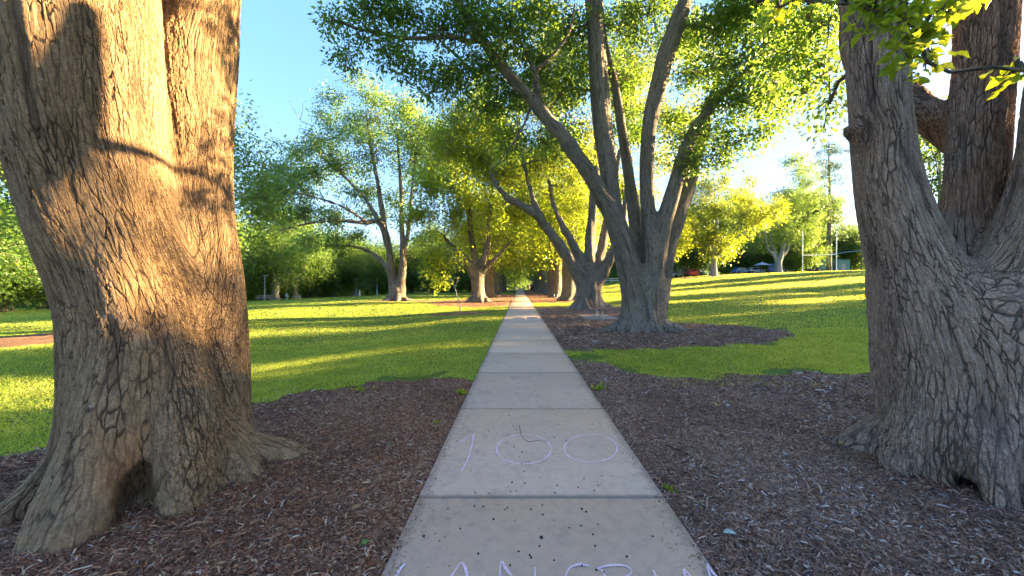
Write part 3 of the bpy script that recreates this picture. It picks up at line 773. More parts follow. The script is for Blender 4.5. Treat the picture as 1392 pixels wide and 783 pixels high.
for i in range(24):
    a = t.rg.uniform(0, 6.28); r_ = 8 * math.sqrt(t.rg.uniform(.02, 1)); z_ = t.rg.uniform(5.5, 13)
    rc.append(((4.2 + r_ * math.cos(a), 3.2 + r_ * math.sin(a), z_), t.rg.uniform(1., 1.5)))
rc = [c for c in rc if not in_frame(np.array([c[0]]), 200, 160)[0]]
ok_r = lambda q: ~in_frame(q, 120, 60)
t.crown(rc, M['bark_mid'], M['leaf'], sub=16, nleaf=14, L=.13, Wd=.065, spread=.25, keep=ok_r)
# its low leafy boughs inside the frame, above the lawn on the right
t.br = []
vis = px_clusters([(1112, 40, 5.6, .42), (1085, 75, 6.0, .45), (1120, 90, 5.4, .35), (1095, 125, 5.8, .36), (1060, 40, 6.4, .5), (1128, 140, 5.2, .26), (1110, 0, 5.4, .5), (1060, 95, 6.6, .4), (1040, 140, 6.8, .35), (1120, 175, 5.4, .16),
                   (1262, 215, 7.5, .35), (1275, 245, 7.4, .3), (1262, 190, 7.6, .3), (1268, 160, 7.3, .4)])
t.crown(vis, M['bark_mid'], M['leaf_mid'], sub=150, nleaf=18, L=.085, Wd=.045, spread=.13, fine=True, name='low_foliage', bname='low_boughs', tintbias=.05)
nearc = px_clusters([(1215, 25, 2.2, .12), (1250, 45, 2.2, .13), (1280, 20, 2.2, .12), (1235, 75, 2.2, .09), (1262, 85, 2.15, .08), (1185, 15, 2.3, .1), (1300, -10, 2.2, .15), (1230, -10, 2.2, .15), (1150, 5, 2.3, .06), (1060, 10, 2.5, .09),
                      (1385, 95, 2.1, .06), (1405, 100, 2.1, .09)])
t.br = []; ch0 = t.chains
t.chains = [catmull([[3.0, 3.1, 5.4, .03], [2.55, 2.7, 4.6, .02], [2.45, 2.45, 4.0, .012], [2.42, 2.25, 3.55, .008]], .1), catmull([[2.7, 2.8, 4.8, .016], [2.35, 2.5, 4.1, .01], [2.15, 2.35, 3.6, .006]], .1)]
t.crown(nearc, M['bark_mid'], M['leaf_near'], sub=900, nleaf=5, L=.075, Wd=.042, spread=.04, fine=True, name='near_foliage', bname='near_twigs', tintbias=.15, droop=.8, twig=True)

# --- the second tree on the right
t = Tree('camphor_tree', 'many-stemmed grey tree with flared roots on the mulch beside the bench', 'tree', (4.1, 12.2, 0), AVE)
Yt = 12.2
t.chain(px_chain([(874, 470, Yt, .70), (874, 425, Yt, .60), (875, 395, Yt, .52), (877, 372, Yt, .42)]), .2)
t.chain(px_chain([(866, 450, Yt - .1, .48), (862, 400, Yt - .1, .42), (852, 350, 12.0, .38), (840, 310, 11.9, .33), (824, 275, 11.8, .29), (805, 243, 11.7, .26), (776, 200, 11.6, .23), (747, 165, 11.5, .205), (718, 130, 11.4, .185), (690, 100, 11.3, .17), (665, 68, 11.2, .155), (645, 35, 11.1, .14), (620, 0, 11, .12), (590, -50, 11, .09)]), .25)
t.chain(px_chain([(846, 325, 12.1, .27), (833, 275, 12.2, .27), (826, 225, 12.2, .29), (819, 170, 12.2, .32), (814, 110, 12.2, .32), (810, 50, 12.2, .29), (806, 0, 12.2, .26), (800, -60, 12.2, .2), (790, -150, 12.2, .12)]), .25)
t.chain(px_chain([(874, 400, 12.7, .38), (869, 340, 12.9, .29), (862, 290, 13, .23), (856, 246, 13.1, .20), (846, 180, 13.2, .17), (835, 110, 13.4, .15), (824, 66, 13.5, .12), (816, 0, 13.6, .1), (810, -60, 13.6, .08)]), .25)
t.chain(px_chain([(886, 450, 12.1, .45), (887, 400, 12.1, .40), (886, 350, 12.1, .33), (882, 300, 12.1, .26), (879, 250, 12.1, .23), (880, 200, 12, .24), (887, 150, 11.9, .26), (901, 90, 11.8, .28), (917, 40, 11.7, .27), (932, 0, 11.6, .23), (950, -70, 11.5, .15)]), .25)
t.chain(px_chain([(892, 360, 12, .28), (902, 305, 11.9, .25), (914, 265, 11.8, .24), (926, 225, 11.7, .21), (940, 185, 11.6, .19), (962, 150, 11.5, .16), (990, 120, 11.4, .14), (1025, 90, 11.3, .12), (1062, 55, 11.2, .1), (1100, 20, 11.1, .06)]), .25)
t.chain(px_chain([(892, 420, 12.5, .4), (903, 355, 12.5, .32), (917, 307, 12.6, .29), (932, 265, 12.8, .26), (944, 225, 13, .21), (956, 180, 13.2, .16), (968, 130, 13.4, .12), (985, 70, 13.6, .09), (1000, 10, 13.8, .06)]), .25)
t.chain(px_chain([(733, 150, 11.5, .14), (731, 125, 11.5, .10), (728, 98, 11.4, .08), (742, 85, 11.3, .06), (760, 65, 11.3, .055), (775, 40, 11.3, .045), (782, 5, 11.3, .03)]), .25)
t.chain(px_chain([(729, 100, 11.4, .07), (718, 80, 11.4, .05), (706, 50, 11.4, .04), (702, 20, 11.4, .03)]), .25)
t.chain(px_chain([(650, 50, 11.2, .1), (640, 56, 11.1, .08), (611, 50, 11, .075), (575, 52, 10.8, .06), (541, 51, 10.7, .055), (515, 44, 10.6, .05), (490, 40, 10.5, .045), (472, 34, 10.5, .035), (455, 28, 10.5, .03), (442, 30, 10.5, .015)]), .2)
t.chain(px_chain([(515, 44, 10.6, .045), (507, 28, 10.6, .035), (497, 5, 10.6, .025), (492, -20, 10.6, .02)]), .2)
t.chain(px_chain([(657, 60, 11.2, .11), (650, 105, 11.8, .07), (635, 90, 11.9, .06), (618, 73, 12, .05), (600, 60, 12.1, .04)][1:]), .2)
t.chain(px_chain([(720, 148, 11.5, .05), (712, 170, 11.4, .035), (700, 190, 11.3, .03), (690, 205, 11.2, .022), (668, 232, 11.1, .012)]), .2)
roots(t, 4.15, 12.2, [(-175, 1.45, .24), (-152, 1.15, .2), (-125, 1.0, .24), (-98, .95, .2), (-70, 1.05, .24), (-40, 1.2, .22), (-8, 1.5, .2), (40, 1, .25), (90, 1, .25), (140, 1.1, .25)], .62)
t.trunk(M['bark_mid'], .05, 1, k=.055, rmin=.07, flute=.018, seed=5, axis=(4.15, 12.2, .62, .9, 1.6, 3.))
cl = px_clusters([(448, 20, 10.5, .3), (485, 50, 10.5, .35), (512, 48, 10.6, .4), (480, 15, 10.6, .4), (530, 85, 10.7, .4), (520, 0, 10.6, .5), (455, 35, 10.5, .30), (465, 72, 10.5, .38), (475, 90, 10.4, .22), (500, 12, 10.6, .45), (530, 20, 10.7, .55), (545, 62, 10.7, .50), (560, 88, 10.7, .55), (590, 122, 10.8, .50), (565, 20, 10.8, .6), (600, 95, 10.9, .6), (625, 112, 11, .55), (595, 35, 11, .7), (630, 20, 11, .7),
    (660, 95, 11.4, .8), (655, 30, 11.2, .8), (690, 45, 10.8, .9), (700, 130, 12.2, .9), (735, 20, 11.2, 1.), (740, 90, 12.2, 1.), (765, 130, 12.6, .9), (775, 40, 12.4, 1.), (660, 150, 12.2, .7), (700, 195, 12.8, .8), (760, 190, 13, .8), (840, 40, 13.8, 1.1), (850, 110, 14, 1.), (790, 100, 13.6, .9), (850, 170, 14, .8),
    (880, 20, 12.8, 1.1), (930, 50, 13.4, 1.), (950, 100, 12.4, .9), (970, 40, 11.6, 1.1), (1000, 90, 11.2, .9), (1010, 20, 11.4, 1.1), (1050, 70, 11, .9), (1040, 10, 11, 1.), (1085, 40, 10.9, .8), (990, 140, 11.4, .8), (1030, 130, 11, .8), (1065, 115, 10.8, .6), (960, 185, 11.4, .7), (1000, 195, 11.1, .6), (1040, 180, 10.9, .5), (940, 225, 11.5, .55), (975, 222, 11.3, .45), (920, 165, 12.8, .6), (1060, 150, 10.8, .4), (925, 190, 12.2, .5)])
for i in range(60):
    a = t.rg.uniform(0, 6.28); r_ = 7.5 * math.sqrt(t.rg.uniform(0, 1)); c = (4.2 + r_ * math.cos(a), 12.2 + r_ * math.sin(a), t.rg.uniform(10.5, 17))
    if not in_frame(np.array([c]), 0, 90)[0]: cl.append((c, 1.2))
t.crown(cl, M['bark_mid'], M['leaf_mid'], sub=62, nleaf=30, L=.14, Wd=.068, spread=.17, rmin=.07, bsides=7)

# --- the third tree on the right
t = Tree('camphor_tree', 'broad grey tree behind the bench with a long limb reaching left over the path', 'tree', (4.55, 23.7, 0), AVE)
Y3 = 23.7
t.chain(px_chain([(800, 430, Y3, 1.0), (800, 402, Y3, .86), (801, 385, Y3, .78), (801, 368, Y3, .6)]), .4)
t.chain(px_chain([(794, 390, 23.5, .5), (778, 360, 23.3, .40), (757, 328, 23, .34), (742, 308, 22.8, .28), (724, 288, 22.6, .25), (700, 275, 22.4, .24), (688, 268, 22.2, .21), (676, 252, 22, .18), (668, 238, 22, .12)]), .4)
t.chain(px_chain([(737, 300, 22.7, .2), (728, 280, 22.7, .18), (716, 240, 22.8, .15), (708, 200, 22.9, .13), (704, 160, 23, .1)]), .4)
t.chain(px_chain([(796, 372, 23.6, .4), (783, 340, 23.4, .28), (766, 310, 23.6, .22), (755, 285, 23.8, .18), (745, 245, 24, .12)]), .4)
t.chain(px_chain([(801, 378, 23.7, .45), (801, 340, 23.5, .33), (804, 300, 23.3, .28), (808, 250, 23.2, .24), (811, 200, 23, .2), (808, 140, 23, .13)]), .4)
t.chain(px_chain([(808, 375, 23.8, .4), (818, 335, 24, .3), (826, 295, 24, .25), (832, 260, 24.2, .2), (842, 205, 24.3, .12)]), .4)
t.chain(px_chain([(814, 382, 23.5, .4), (832, 345, 23.2, .31), (845, 310, 23, .25), (851, 270, 22.8, .2), (858, 215, 22.8, .12)]), .4)
roots(t, 4.55, 23.7, [(-170, 1.5, .35), (-130, 1.2, .35), (-90, 1.1, .35), (-45, 1.2, .35), (-10, 1.5, .33), (45, 1.3, .3), (110, 1.3, .3)], .75)
t.trunk(M['bark_mid'], .09, 0, k=.07, rmin=.1, flute=.03, seed=6, axis=(4.55, 23.7, .8, .9, 1.6, 4.))
cl = px_clusters([(632, 185, 22.5, 1.6), (655, 150, 23, 1.6), (690, 120, 24, 1.7), (740, 110, 24, 1.8), (690, 195, 24.5, 1.5), (735, 185, 23, 1.5), (660, 215, 23, 1.3), (785, 150, 25, 1.6), (715, 240, 24.5, 1.2), (757, 245, 24.5, 1.2), (682, 245, 23.5, 1.), (640, 225, 23, .9), (795, 225, 26, 1.4),
    (840, 150, 25, 1.6), (862, 205, 26, 1.4), (822, 262, 26, 1.0), (770, 280, 25.5, .9), (885, 150, 24, 1.5), (928, 160, 25, 1.4), (905, 225, 25.5, 1.2), (860, 90, 25, 1.8), (790, 70, 24, 1.8), (700, 60, 24, 1.6), (920, 90, 25, 1.6), (880, 270, 26.5, .9), (740, 215, 22, 1.), (848, 250, 24.5, .9), (620, 215, 22.5, .8), (780, 200, 22.5, 1.1)])
t.crown(cl, M['bark_far'], M['leaf'], sub=36, nleaf=32, L=.16, Wd=.09, split=2, spread=.30, rmin=.1, tintbias=.08)

# --- archetypes for the rest of the avenue and the background (all built at the origin; each is itself one of the trees)
def rnd_tree(label, Ht, Rc, zb, r0, nst, mat, leaf, seed, sub, L, group, name='tree', cat='tree', ncl=30, fork=.3, spread=.42, rcl=(1.3, 2.), tintbias=0., lean=0., nleaf=20, vox=.13, trees=None):
    t = Tree(name, label, cat, (0, 0, 0), group); rg = np.random.default_rng(seed); t.rg = rg
    zf = Ht * fork * .6
    t.chain([[0, 0, -.5, r0 * 1.45], [0, 0, .35, r0 * 1.12], [lean * .3, 0, zf * .5, r0 * .92], [lean * .6, 0, zf, r0 * .8]], .5)
    for i in range(nst):
        a = i / nst * 6.28 + rg.uniform(-.5, .5); s_ = rg.uniform(.35, .75) * Rc; h1 = rg.uniform(.7, .95) * Ht
        c, s = math.cos(a), math.sin(a); q0 = zf * rg.uniform(.45, .85)
        t.chain([[c * r0 * .25 + lean * .5, s * r0 * .25, q0, r0 * .6], [c * s_ * .22 + lean * .8, s * s_ * .22, zf + (h1 - zf) * .25, r0 * .42], [c * s_ * .55 + lean, s * s_ * .55, zf + (h1 - zf) * .6, r0 * .27], [c * s_ + lean, s * s_, h1, r0 * .1]], .5)
    for i in range(6):
        a = i / 6 * 6.28 + rg.uniform(-.3, .3); c, s = math.cos(a), math.sin(a)
        t.chain([[c * r0 * .4, s * r0 * .4, r0 * .9, r0 * .4], [c * r0 * 1.2, s * r0 * 1.2, r0 * .25, r0 * .32], [c * r0 * 2.0, s * r0 * 2.0, -.2, r0 * .15]], .3)
    t.trunk(mat, vox, 0, k=.08, rmin=.1, flute=.03, seed=seed)
    cl = []
    for i in range(ncl):
        a = rg.uniform(0, 6.28); u = rg.uniform(-1, 1); q = np.array([math.cos(a) * math.sqrt(1 - u * u), math.sin(a) * math.sqrt(1 - u * u), u]); q *= rg.uniform(.35, 1) ** .6
        zc = (Ht + zb) / 2; cl.append(((q[0] * Rc * .85 + lean, q[1] * Rc * .85, zc + q[2] * (Ht - zb) / 2 * .9), rg.uniform(*rcl)))
    t.crown(cl, M['bark_far'], leaf, sub=sub, nleaf=nleaf, L=L, Wd=L * .55, spread=spread, split=2, rmin=.1, bsides=5, tintbias=tintbias)
    return t.root
def put(src, X, Y, rz, sc=1., label=None, group=None, first=False):
    o = src if first else copy_tree(src)
    o.location = (X, Y, hz(X, Y) - .05); o.rotation_euler = (0, 0, rz); o.scale = (sc, sc, sc)
    if label: o['label'] = label
    if group: o['group'] = group
    return o
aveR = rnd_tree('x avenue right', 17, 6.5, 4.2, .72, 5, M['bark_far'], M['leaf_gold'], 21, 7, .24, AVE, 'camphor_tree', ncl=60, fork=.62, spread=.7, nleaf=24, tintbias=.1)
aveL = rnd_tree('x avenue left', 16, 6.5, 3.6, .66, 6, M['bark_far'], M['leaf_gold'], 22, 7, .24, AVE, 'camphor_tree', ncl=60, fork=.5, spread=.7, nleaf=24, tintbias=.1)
put(aveR, 4.95, 35.7, .4, 1, 'straight-trunked avenue tree just past the broad grey tree behind the bench', first=True)
put(aveR, 4.75, 46, 2.0, .95, 'avenue tree with orange-lit bark, second past the broad tree behind the bench')
put(aveL, 4.95, 55.5, 4.1, 1.0, 'avenue tree right of the path near the small white posts')
put(aveR, 4.6, 68, 5.5, 1.0, 'grey avenue trunk far along the right side of the path, nearer one')
put(aveL, 4.7, 81, .9, 1.0, 'grey avenue trunk far along the right side of the path, before the last')
put(aveR, 4.6, 95, 3.4, 1.0, 'last avenue tree on the right at the far end of the path')
put(aveL, -3.75, 44.7, 1.2, .9, 'avenue tree directly behind the forked sunlit tree on the left of the path', first=True)
put(aveR, -4.1, 62, 2.8, .95, 'third trunk of the left row, orange in the sun beside the path')
put(aveL, -4.2, 79, 5.0, 1.0, 'shaded trunk far along the left side of the path, nearer one')
put(aveR, -4.3, 95, 1.0, 1.0, 'last avenue tree on the left at the far end of the path')

# --- forked sunlit tree of the left row
t = Tree('camphor_tree', 'forked tree left of the path with yellow drooping foliage and a sunlit trunk', 'tree', (-3.65, 32.3, 0), AVE)
YL = 32.3
t.chain(px_chain([(650, 417, YL, .75), (650, 400, YL, .6), (650, 385, YL, .55), (650, 370, YL, .48)]), .4)
t.chain(px_chain([(648, 385, YL, .42), (637, 359, 32, .36), (626, 345, 31.8, .3), (615, 335, 31.6, .2), (600, 318, 31.4, .12)]), .4)
t.chain(px_chain([(650, 378, YL, .4), (645, 348, YL, .33), (640, 318, 32.5, .26), (637, 280, 32.6, .2), (632, 230, 32.8, .13)]), .4)
t.chain(px_chain([(652, 380, YL, .4), (657, 355, 32.2, .32), (662, 335, 32.2, .27), (665, 300, 32, .22), (668, 250, 31.8, .14)]), .4)
t.chain(px_chain([(654, 374, YL, .22), (664, 360, 31.8, .2), (674, 351, 31.4, .17), (683, 341, 31.2, .14), (692, 330, 31, .09)]), .4)
roots(t, -3.65, 32.3, [(a, 1.3, .3) for a in (-170, -120, -70, -20, 30, 90, 140)], .6)
t.trunk(M['bark_far'], .09, 0, k=.07, rmin=.1, flute=.03, seed=9)
cl = px_clusters([(640, 165, 32, 1.6), (680, 180, 33, 1.6), (612, 215, 32, 1.5), (650, 235, 33, 1.8), (690, 240, 32, 1.6), (592, 262, 31, 1.4), (630, 285, 32, 1.4), (670, 285, 33, 1.4), (705, 285, 32, 1.2), (722, 262, 33, 1.2), (582, 305, 30.5, 1.1), (600, 335, 30.5, .85), (592, 368, 30.3, .75), (608, 362, 30.8, .7), (578, 335, 30.5, .7), (598, 385, 30.3, .45), (640, 318, 33.5, .9), (700, 318, 31.5, .8), (612, 305, 31, 1.0),
    (590, 195, 33, 1.2), (620, 180, 34, 1.4), (660, 200, 35, 1.6), (700, 210, 34, 1.6), (640, 130, 33, 1.2), (575, 230, 32, 1.0), (650, 270, 29.5, 1.2), (685, 300, 30, .9), (668, 215, 30, 1.4), (620, 250, 30, 1.2), (570, 285, 31, .9)])
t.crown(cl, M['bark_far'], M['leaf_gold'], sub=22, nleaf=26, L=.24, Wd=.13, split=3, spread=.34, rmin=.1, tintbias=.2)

# --- spreading tree in the left field
t = Tree('camphor_tree', 'wide spreading tree alone on the left lawn with two leaning stems', 'tree', (-12.2, 36, hz(-12.2, 36)))
YF = 36
t.chain(px_chain([(540, 414, YF, .85), (540, 400, YF, .62), (539, 388, YF, .5)]), .4)
t.chain(px_chain([(536, 405, YF, .5), (534, 385, YF, .42), (531, 362, YF, .38), (528, 337, 35.8, .34), (520, 310, 35.5, .28), (512, 300, 35.2, .24), (498, 303, 34.8, .2), (478, 301, 34.3, .18), (461, 300, 34, .16), (429, 302, 33.5, .12), (400, 308, 33, .1), (380, 314, 32.5, .07)]), .4)
t.chain(px_chain([(526, 325, 35.8, .28), (519, 285, 36, .24), (515, 255, 36.2, .2), (506, 210, 36.5, .16), (498, 155, 37, .1)]), .4)
t.chain(px_chain([(520, 310, 35.6, .22), (500, 275, 36, .18), (478, 250, 36.5, .15), (455, 228, 37, .12), (430, 205, 37.5, .08)]), .4)
t.chain(px_chain([(500, 303, 34.8, .15), (470, 283, 34.2, .13), (435, 270, 33.6, .11), (400, 262, 33, .09), (360, 262, 32.5, .06)]), .4)
t.chain(px_chain([(532, 372, 36.2, .28), (522, 358, 36.5, .24), (508, 346, 37, .2), (492, 338, 37.5, .16), (470, 334, 38, .12), (440, 335, 38.5, .08)]), .4)
t.chain(px_chain([(544, 405, YF, .5), (546, 380, 36, .40), (548, 356, 36, .32), (547, 330, 36, .27), (546, 300, 36.2, .22), (544, 241, 36.5, .16), (540, 180, 37, .1)]), .4)
t.chain(px_chain([(549, 345, 36, .22), (557, 300, 35.8, .18), (560, 260, 35.6, .16), (564, 220, 35.4, .12), (570, 180, 35.2, .08)]), .4)
t.chain(px_chain([(410, 190, 37, .05), (424, 172, 37, .035), (410, 165, 37, .03), (400, 150, 37, .025), (392, 135, 37, .015)]), .4)
t.chain(px_chain([(408, 163, 37, .025), (412, 145, 37, .018), (408, 133, 37, .01)]), .4)
roots(t, -12.2, 36, [(a, 1.5, .3) for a in (-175, -120, -70, -20, 30, 90, 140)], .6)
t.trunk(M['bark_far'], .09, 0, k=.06, rmin=.1, flute=.03, seed=10)
cl = px_clusters([(484, 112, 37, 1.1), (405, 250, 35, 1.4), (370, 275, 33.5, 1.2), (455, 300, 35, 1.), (590, 235, 36, 1.2), (560, 200, 36, 1.3), (462, 135, 37, 1.2), (505, 128, 37, 1.1), (525, 130, 37, 1.1), (552, 148, 36, 1.3), (440, 160, 37, 1.2), (490, 165, 37, 1.9), (540, 180, 37, 1.9), (575, 172, 36, 1.5), (432, 195, 37, 1.6), (468, 212, 37, 2.0), (520, 225, 36.5, 1.9), (562, 222, 36, 1.8), (402, 228, 36, 1.5), (362, 250, 33, 1.3), (430, 248, 36, 1.8), (385, 265, 34, 1.4), (345, 255, 32.5, 1.1), (480, 262, 36, 1.5), (545, 270, 37, 1.2), (582, 255, 36, 1.2), (415, 285, 34, 1.3), (350, 290, 32.5, 1.1), (380, 295, 33, 1.1), (405, 212, 37, 1.1), (375, 228, 35, 1.0),
    (505, 190, 34, 1.5), (455, 180, 35, 1.4), (450, 325, 38, 1.2), (480, 320, 38, 1.), (420, 330, 38.5, 1.2), (450, 290, 34, 1.0), (510, 295, 37.5, 1.), (595, 215, 36, 1.)])
t.crown(cl, M['bark_far'], M['leaf_cool'], sub=17, nleaf=26, L=.25, Wd=.13, split=3, spread=.36, rmin=.1)

# --- tree hidden behind the near left trunk, its crown showing to the right of it
bgA = rnd_tree('round green tree', 13, 6.5, 3, .5, 5, M['bark_pale'], M['leaf_cool'], 31, 8, .32, None, ncl=56, spread=.75, rcl=(1.1, 2.0))
bgB = rnd_tree('dark tree', 12, 5.5, .6, .4, 5, M['bark_far'], M['leaf_dark'], 32, 9, .36, None, ncl=60, spread=.8, rcl=(1.1, 2.1))
bgC = rnd_tree('tall tree', 17, 5.0, 4.5, .45, 5, M['bark_far'], M['leaf_cool'], 33, 9, .32, None, ncl=50, spread=.7, rcl=(.9, 1.7))
bgD = rnd_tree('bushy tree', 7, 4.0, .8, .22, 4, M['bark_far'], M['leaf_dark'], 34, 12, .30, None, ncl=44, spread=.65, rcl=(.8, 1.4), vox=.1)
shH = rnd_tree('shade hedge', 10.2, 4.2, .2, .35, 5, M['bark_far'], M['leaf_dark'], 36, 9, .5, None, ncl=60, spread=.6, rcl=(1.3, 1.9), nleaf=26)
shS = rnd_tree('shade column', 18, 1.3, 1.5, .3, 3, M['bark_far'], M['leaf_dark'], 37, 9, .45, None, ncl=34, spread=.5, rcl=(.9, 1.3), nleaf=22)
hero = rnd_tree('dark bluish tree standing on the lawn behind the near left trunk, half hidden by it', 12.3, 7.6, 2.4, .5, 6, M['bark_far'], M['leaf_cool'], 35, 12, .19, None, ncl=60, spread=.42, rcl=(1.0, 1.8), nleaf=26)
put(hero, -19.5, 16.5, .3, 1., first=True)
GL = 'trees along the far edge of the left field'; GR = 'trees along the far side of the right field'
LT = [  # src, px, Y, scale, label
 (bgB, 8, 44, .9, 'dark tree at the left edge of the photo beyond the lawn'),
 (bgA, -60, 36, .9, 'pale-stemmed tree at the far left beyond the lawn, mostly behind the trunk'),
 (bgB, 60, 52, 1.0, 'dark tree beyond the lawn just left of the near trunk'),
 (bgD, 330, 60, .9, 'low dark bushy tree beside the near left trunk at the edge of the left field'),
 (bgB, 318, 66, 1.0, 'dark tree rising behind the low bushy tree at the left field edge'),
 (bgB, 346, 68, .85, 'dark tree behind the thin pole at the left field edge'),
 (bgA, 374, 63, .92, 'green tree with several pale stems, tallest pale stems at the left field edge'),
 (bgA, 402, 66, .82, 'green tree with dark forked stems right of the pale-stemmed one'),
 (bgD, 418, 70, 1.1, 'bushy dark tree between the forked stems and the spreading tree'),
 (bgB, 440, 74, .9, 'dark tree behind the gap left of the tall light pole'),
 (bgC, 455, 84, .8, 'taller tree rising at the back above the left treeline'),
 (bgA, 484, 76, .8, 'pale-trunked green tree just left of the tall light pole'),
 (bgD, 498, 80, 1.1, 'dense bush-like tree at the foot of the tall light pole'),
 (bgB, 520, 84, .95, 'dark tree behind the trunk of the spreading lawn tree'),
 (bgB, 560, 88, .95, 'dark tree right of the spreading lawn tree, in its row'),
 (bgC, 588, 92, .8, 'tall tree at the back seen left of the drooping yellow foliage'),
 (bgB, 615, 94, .95, 'dark tree behind the leaning sapling'),
 (bgD, 606, 80, 1.1, 'low bush-like tree behind the leaning sapling'),
 (bgB, 640, 100, 1., 'dark tree behind the sunlit left row'),
 (bgB, 385, 90, 1.1, 'dark tree deep behind the pale stems'),
 (bgC, 335, 84, .8, 'tall tree at the back near the near left trunk'),
 (bgB, 300, 80, 1.1, 'dark tree deep behind the near left trunk'),
 (bgB, 480, 98, 1.1, 'dark tree far back between the light pole and pale trunk'),
]
used = set()
for i, (s, px, Y, sc, lab) in enumerate(LT):
    put(s, (px - 706) / 490 * Y, Y, i * 2.1, sc * (1.12 if i % 3 else 1.3), lab, GL, first=(s.name not in used)); used.add(s.name)
AV2 = 'dark trees closing the far end of the path'
for i, (s, X, Y, sc, lab) in enumerate([(bgB, -9, 118, 1.2, 'dark tree left of the path end'), (bgB, -1.5, 140, 1.3, 'dark tree straight across the end of the path'), (bgB, 9, 125, 1.2, 'dark tree right of the path end'), (bgC, 4, 150, 1., 'tall tree behind the one across the path end'), (bgD, 7, 104, 1., 'low dark tree right of the purple shrub'), (bgD, -7, 104, 1., 'low dark tree left of the white gate')]):
    put(s, X, Y, i * 1.7, sc, lab, AV2)
RT = [
 (bgB, 700 + 150, 84, .9, 'dark tree seen between the second and third avenue trunks'),
 (bgB, 905, 96, 1.1, 'dark tree behind the parked cars beside the many-stemmed tree'),
 (bgC, 930, 100, .9, 'tall tree behind the small red car'),
 (bgB, 948, 74, 1.05, 'dark-trunked tree just left of the bright yellow-green tree'),
 (bgB, 1000, 98, 1.1, 'dark tree behind the pale car on the road'),
 (bgC, 1035, 104, .95, 'tall tree behind the little picnic shelter'),
 (bgD, 1085, 84, .9, 'low bushy tree left of the goalposts'),
 (bgB, 1078, 100, 1.1, 'dark tree left of the blue-roofed shelter, at the back'),
 (bgB, 1105, 108, .95, 'dark tree behind the blue-roofed shelter'),
 (bgC, 1160, 112, .75, 'tree beside the near right trunk, right of the tall pine'),
 (bgB, 1150, 94, .8, 'dark tree at the foot of the tall pine, right side'),
 (bgB, 1190, 98, .9, 'dark tree partly behind the near right trunk'),
 (bgC, 975, 112, .9, 'tall tree far behind the bright yellow-green tree'),
 (bgC, 1085, 98, 1.15, 'tall green tree filling the gap right of the pale multi-stemmed tree'),
 (bgC, 1110, 92, 1.0, 'green tree just left of the tall pine, behind the goalposts'),
 (bgB, 1020, 106, 1.35, 'large dark tree behind the gap between yellow-green and pale-trunked trees'),
 (bgC, 1000, 104, 1.2, 'tall green tree rising between the yellow-green and pale-trunked trees'),
 (bgB, 880, 110, 1.1, 'dark tree far behind the many-stemmed tree'),
]
for i, (s, px, Y, sc, lab) in enumerate(RT):
    put(s, (px - 706) / 490 * Y, Y, i * 1.3 + .4, sc * 1.2, lab, GR)
# bright tree on the right lawn
t = Tree('tree', 'bright yellow-green tree with a sunlit trunk at the far side of the right field', 'tree', (P(971, 376, 60)[0], 60, hz(P(971, 376, 60)[0], 60)))
bx = t.base[0]; bz = t.base[2]
t.chain([[bx, 60, bz - .5, .7], [bx, 60, bz + .5, .52], [bx - .1, 60, bz + 2, .46], [bx, 60, bz + 3.5, .42], [bx + .3, 60, bz + 6, .3], [bx + .5, 60, bz + 10, .15]], .5)
t.chain([[bx, 60, bz + 3, .35], [bx + 1.5, 59, bz + 5, .25], [bx + 4, 58.5, bz + 7, .17], [bx + 6.5, 58, bz + 9, .1]], .5)
t.chain([[bx, 60, bz + 3, .35], [bx - 1.2, 59.5, bz + 5, .22], [bx - 3, 59, bz + 7, .13]], .5)
t.trunk(M['bark_pale'], .12, 0, k=.06, rmin=.1, seed=12)
cl = px_clusters([(935, 330, 60, 1.6), (958, 322, 58, 1.9), (985, 318, 58, 2.0), (1012, 305, 58, 2.0), (1040, 292, 58, 1.6), (1056, 277, 58, 1.3), (1035, 266, 59, 1.8), (1000, 265, 60, 2.4), (965, 272, 60, 2.4), (935, 290, 60, 2.2), (925, 318, 61, 1.7), (948, 250, 61, 2.0), (978, 342, 58, 1.2), (1008, 328, 58, 1.3), (915, 335, 61, 1.5), (920, 268, 61, 1.9), (905, 300, 62, 1.6), (985, 245, 61, 1.6), (1020, 245, 60, 1.4), (962, 348, 58.5, .9), (985, 290, 57, 1.8), (950, 300, 57, 1.6)])
t.crown(cl, M['bark_far'], M['leaf'], sub=12, nleaf=30, split=2, L=.30, Wd=.17, spread=.45, rmin=.1, tintbias=.1)
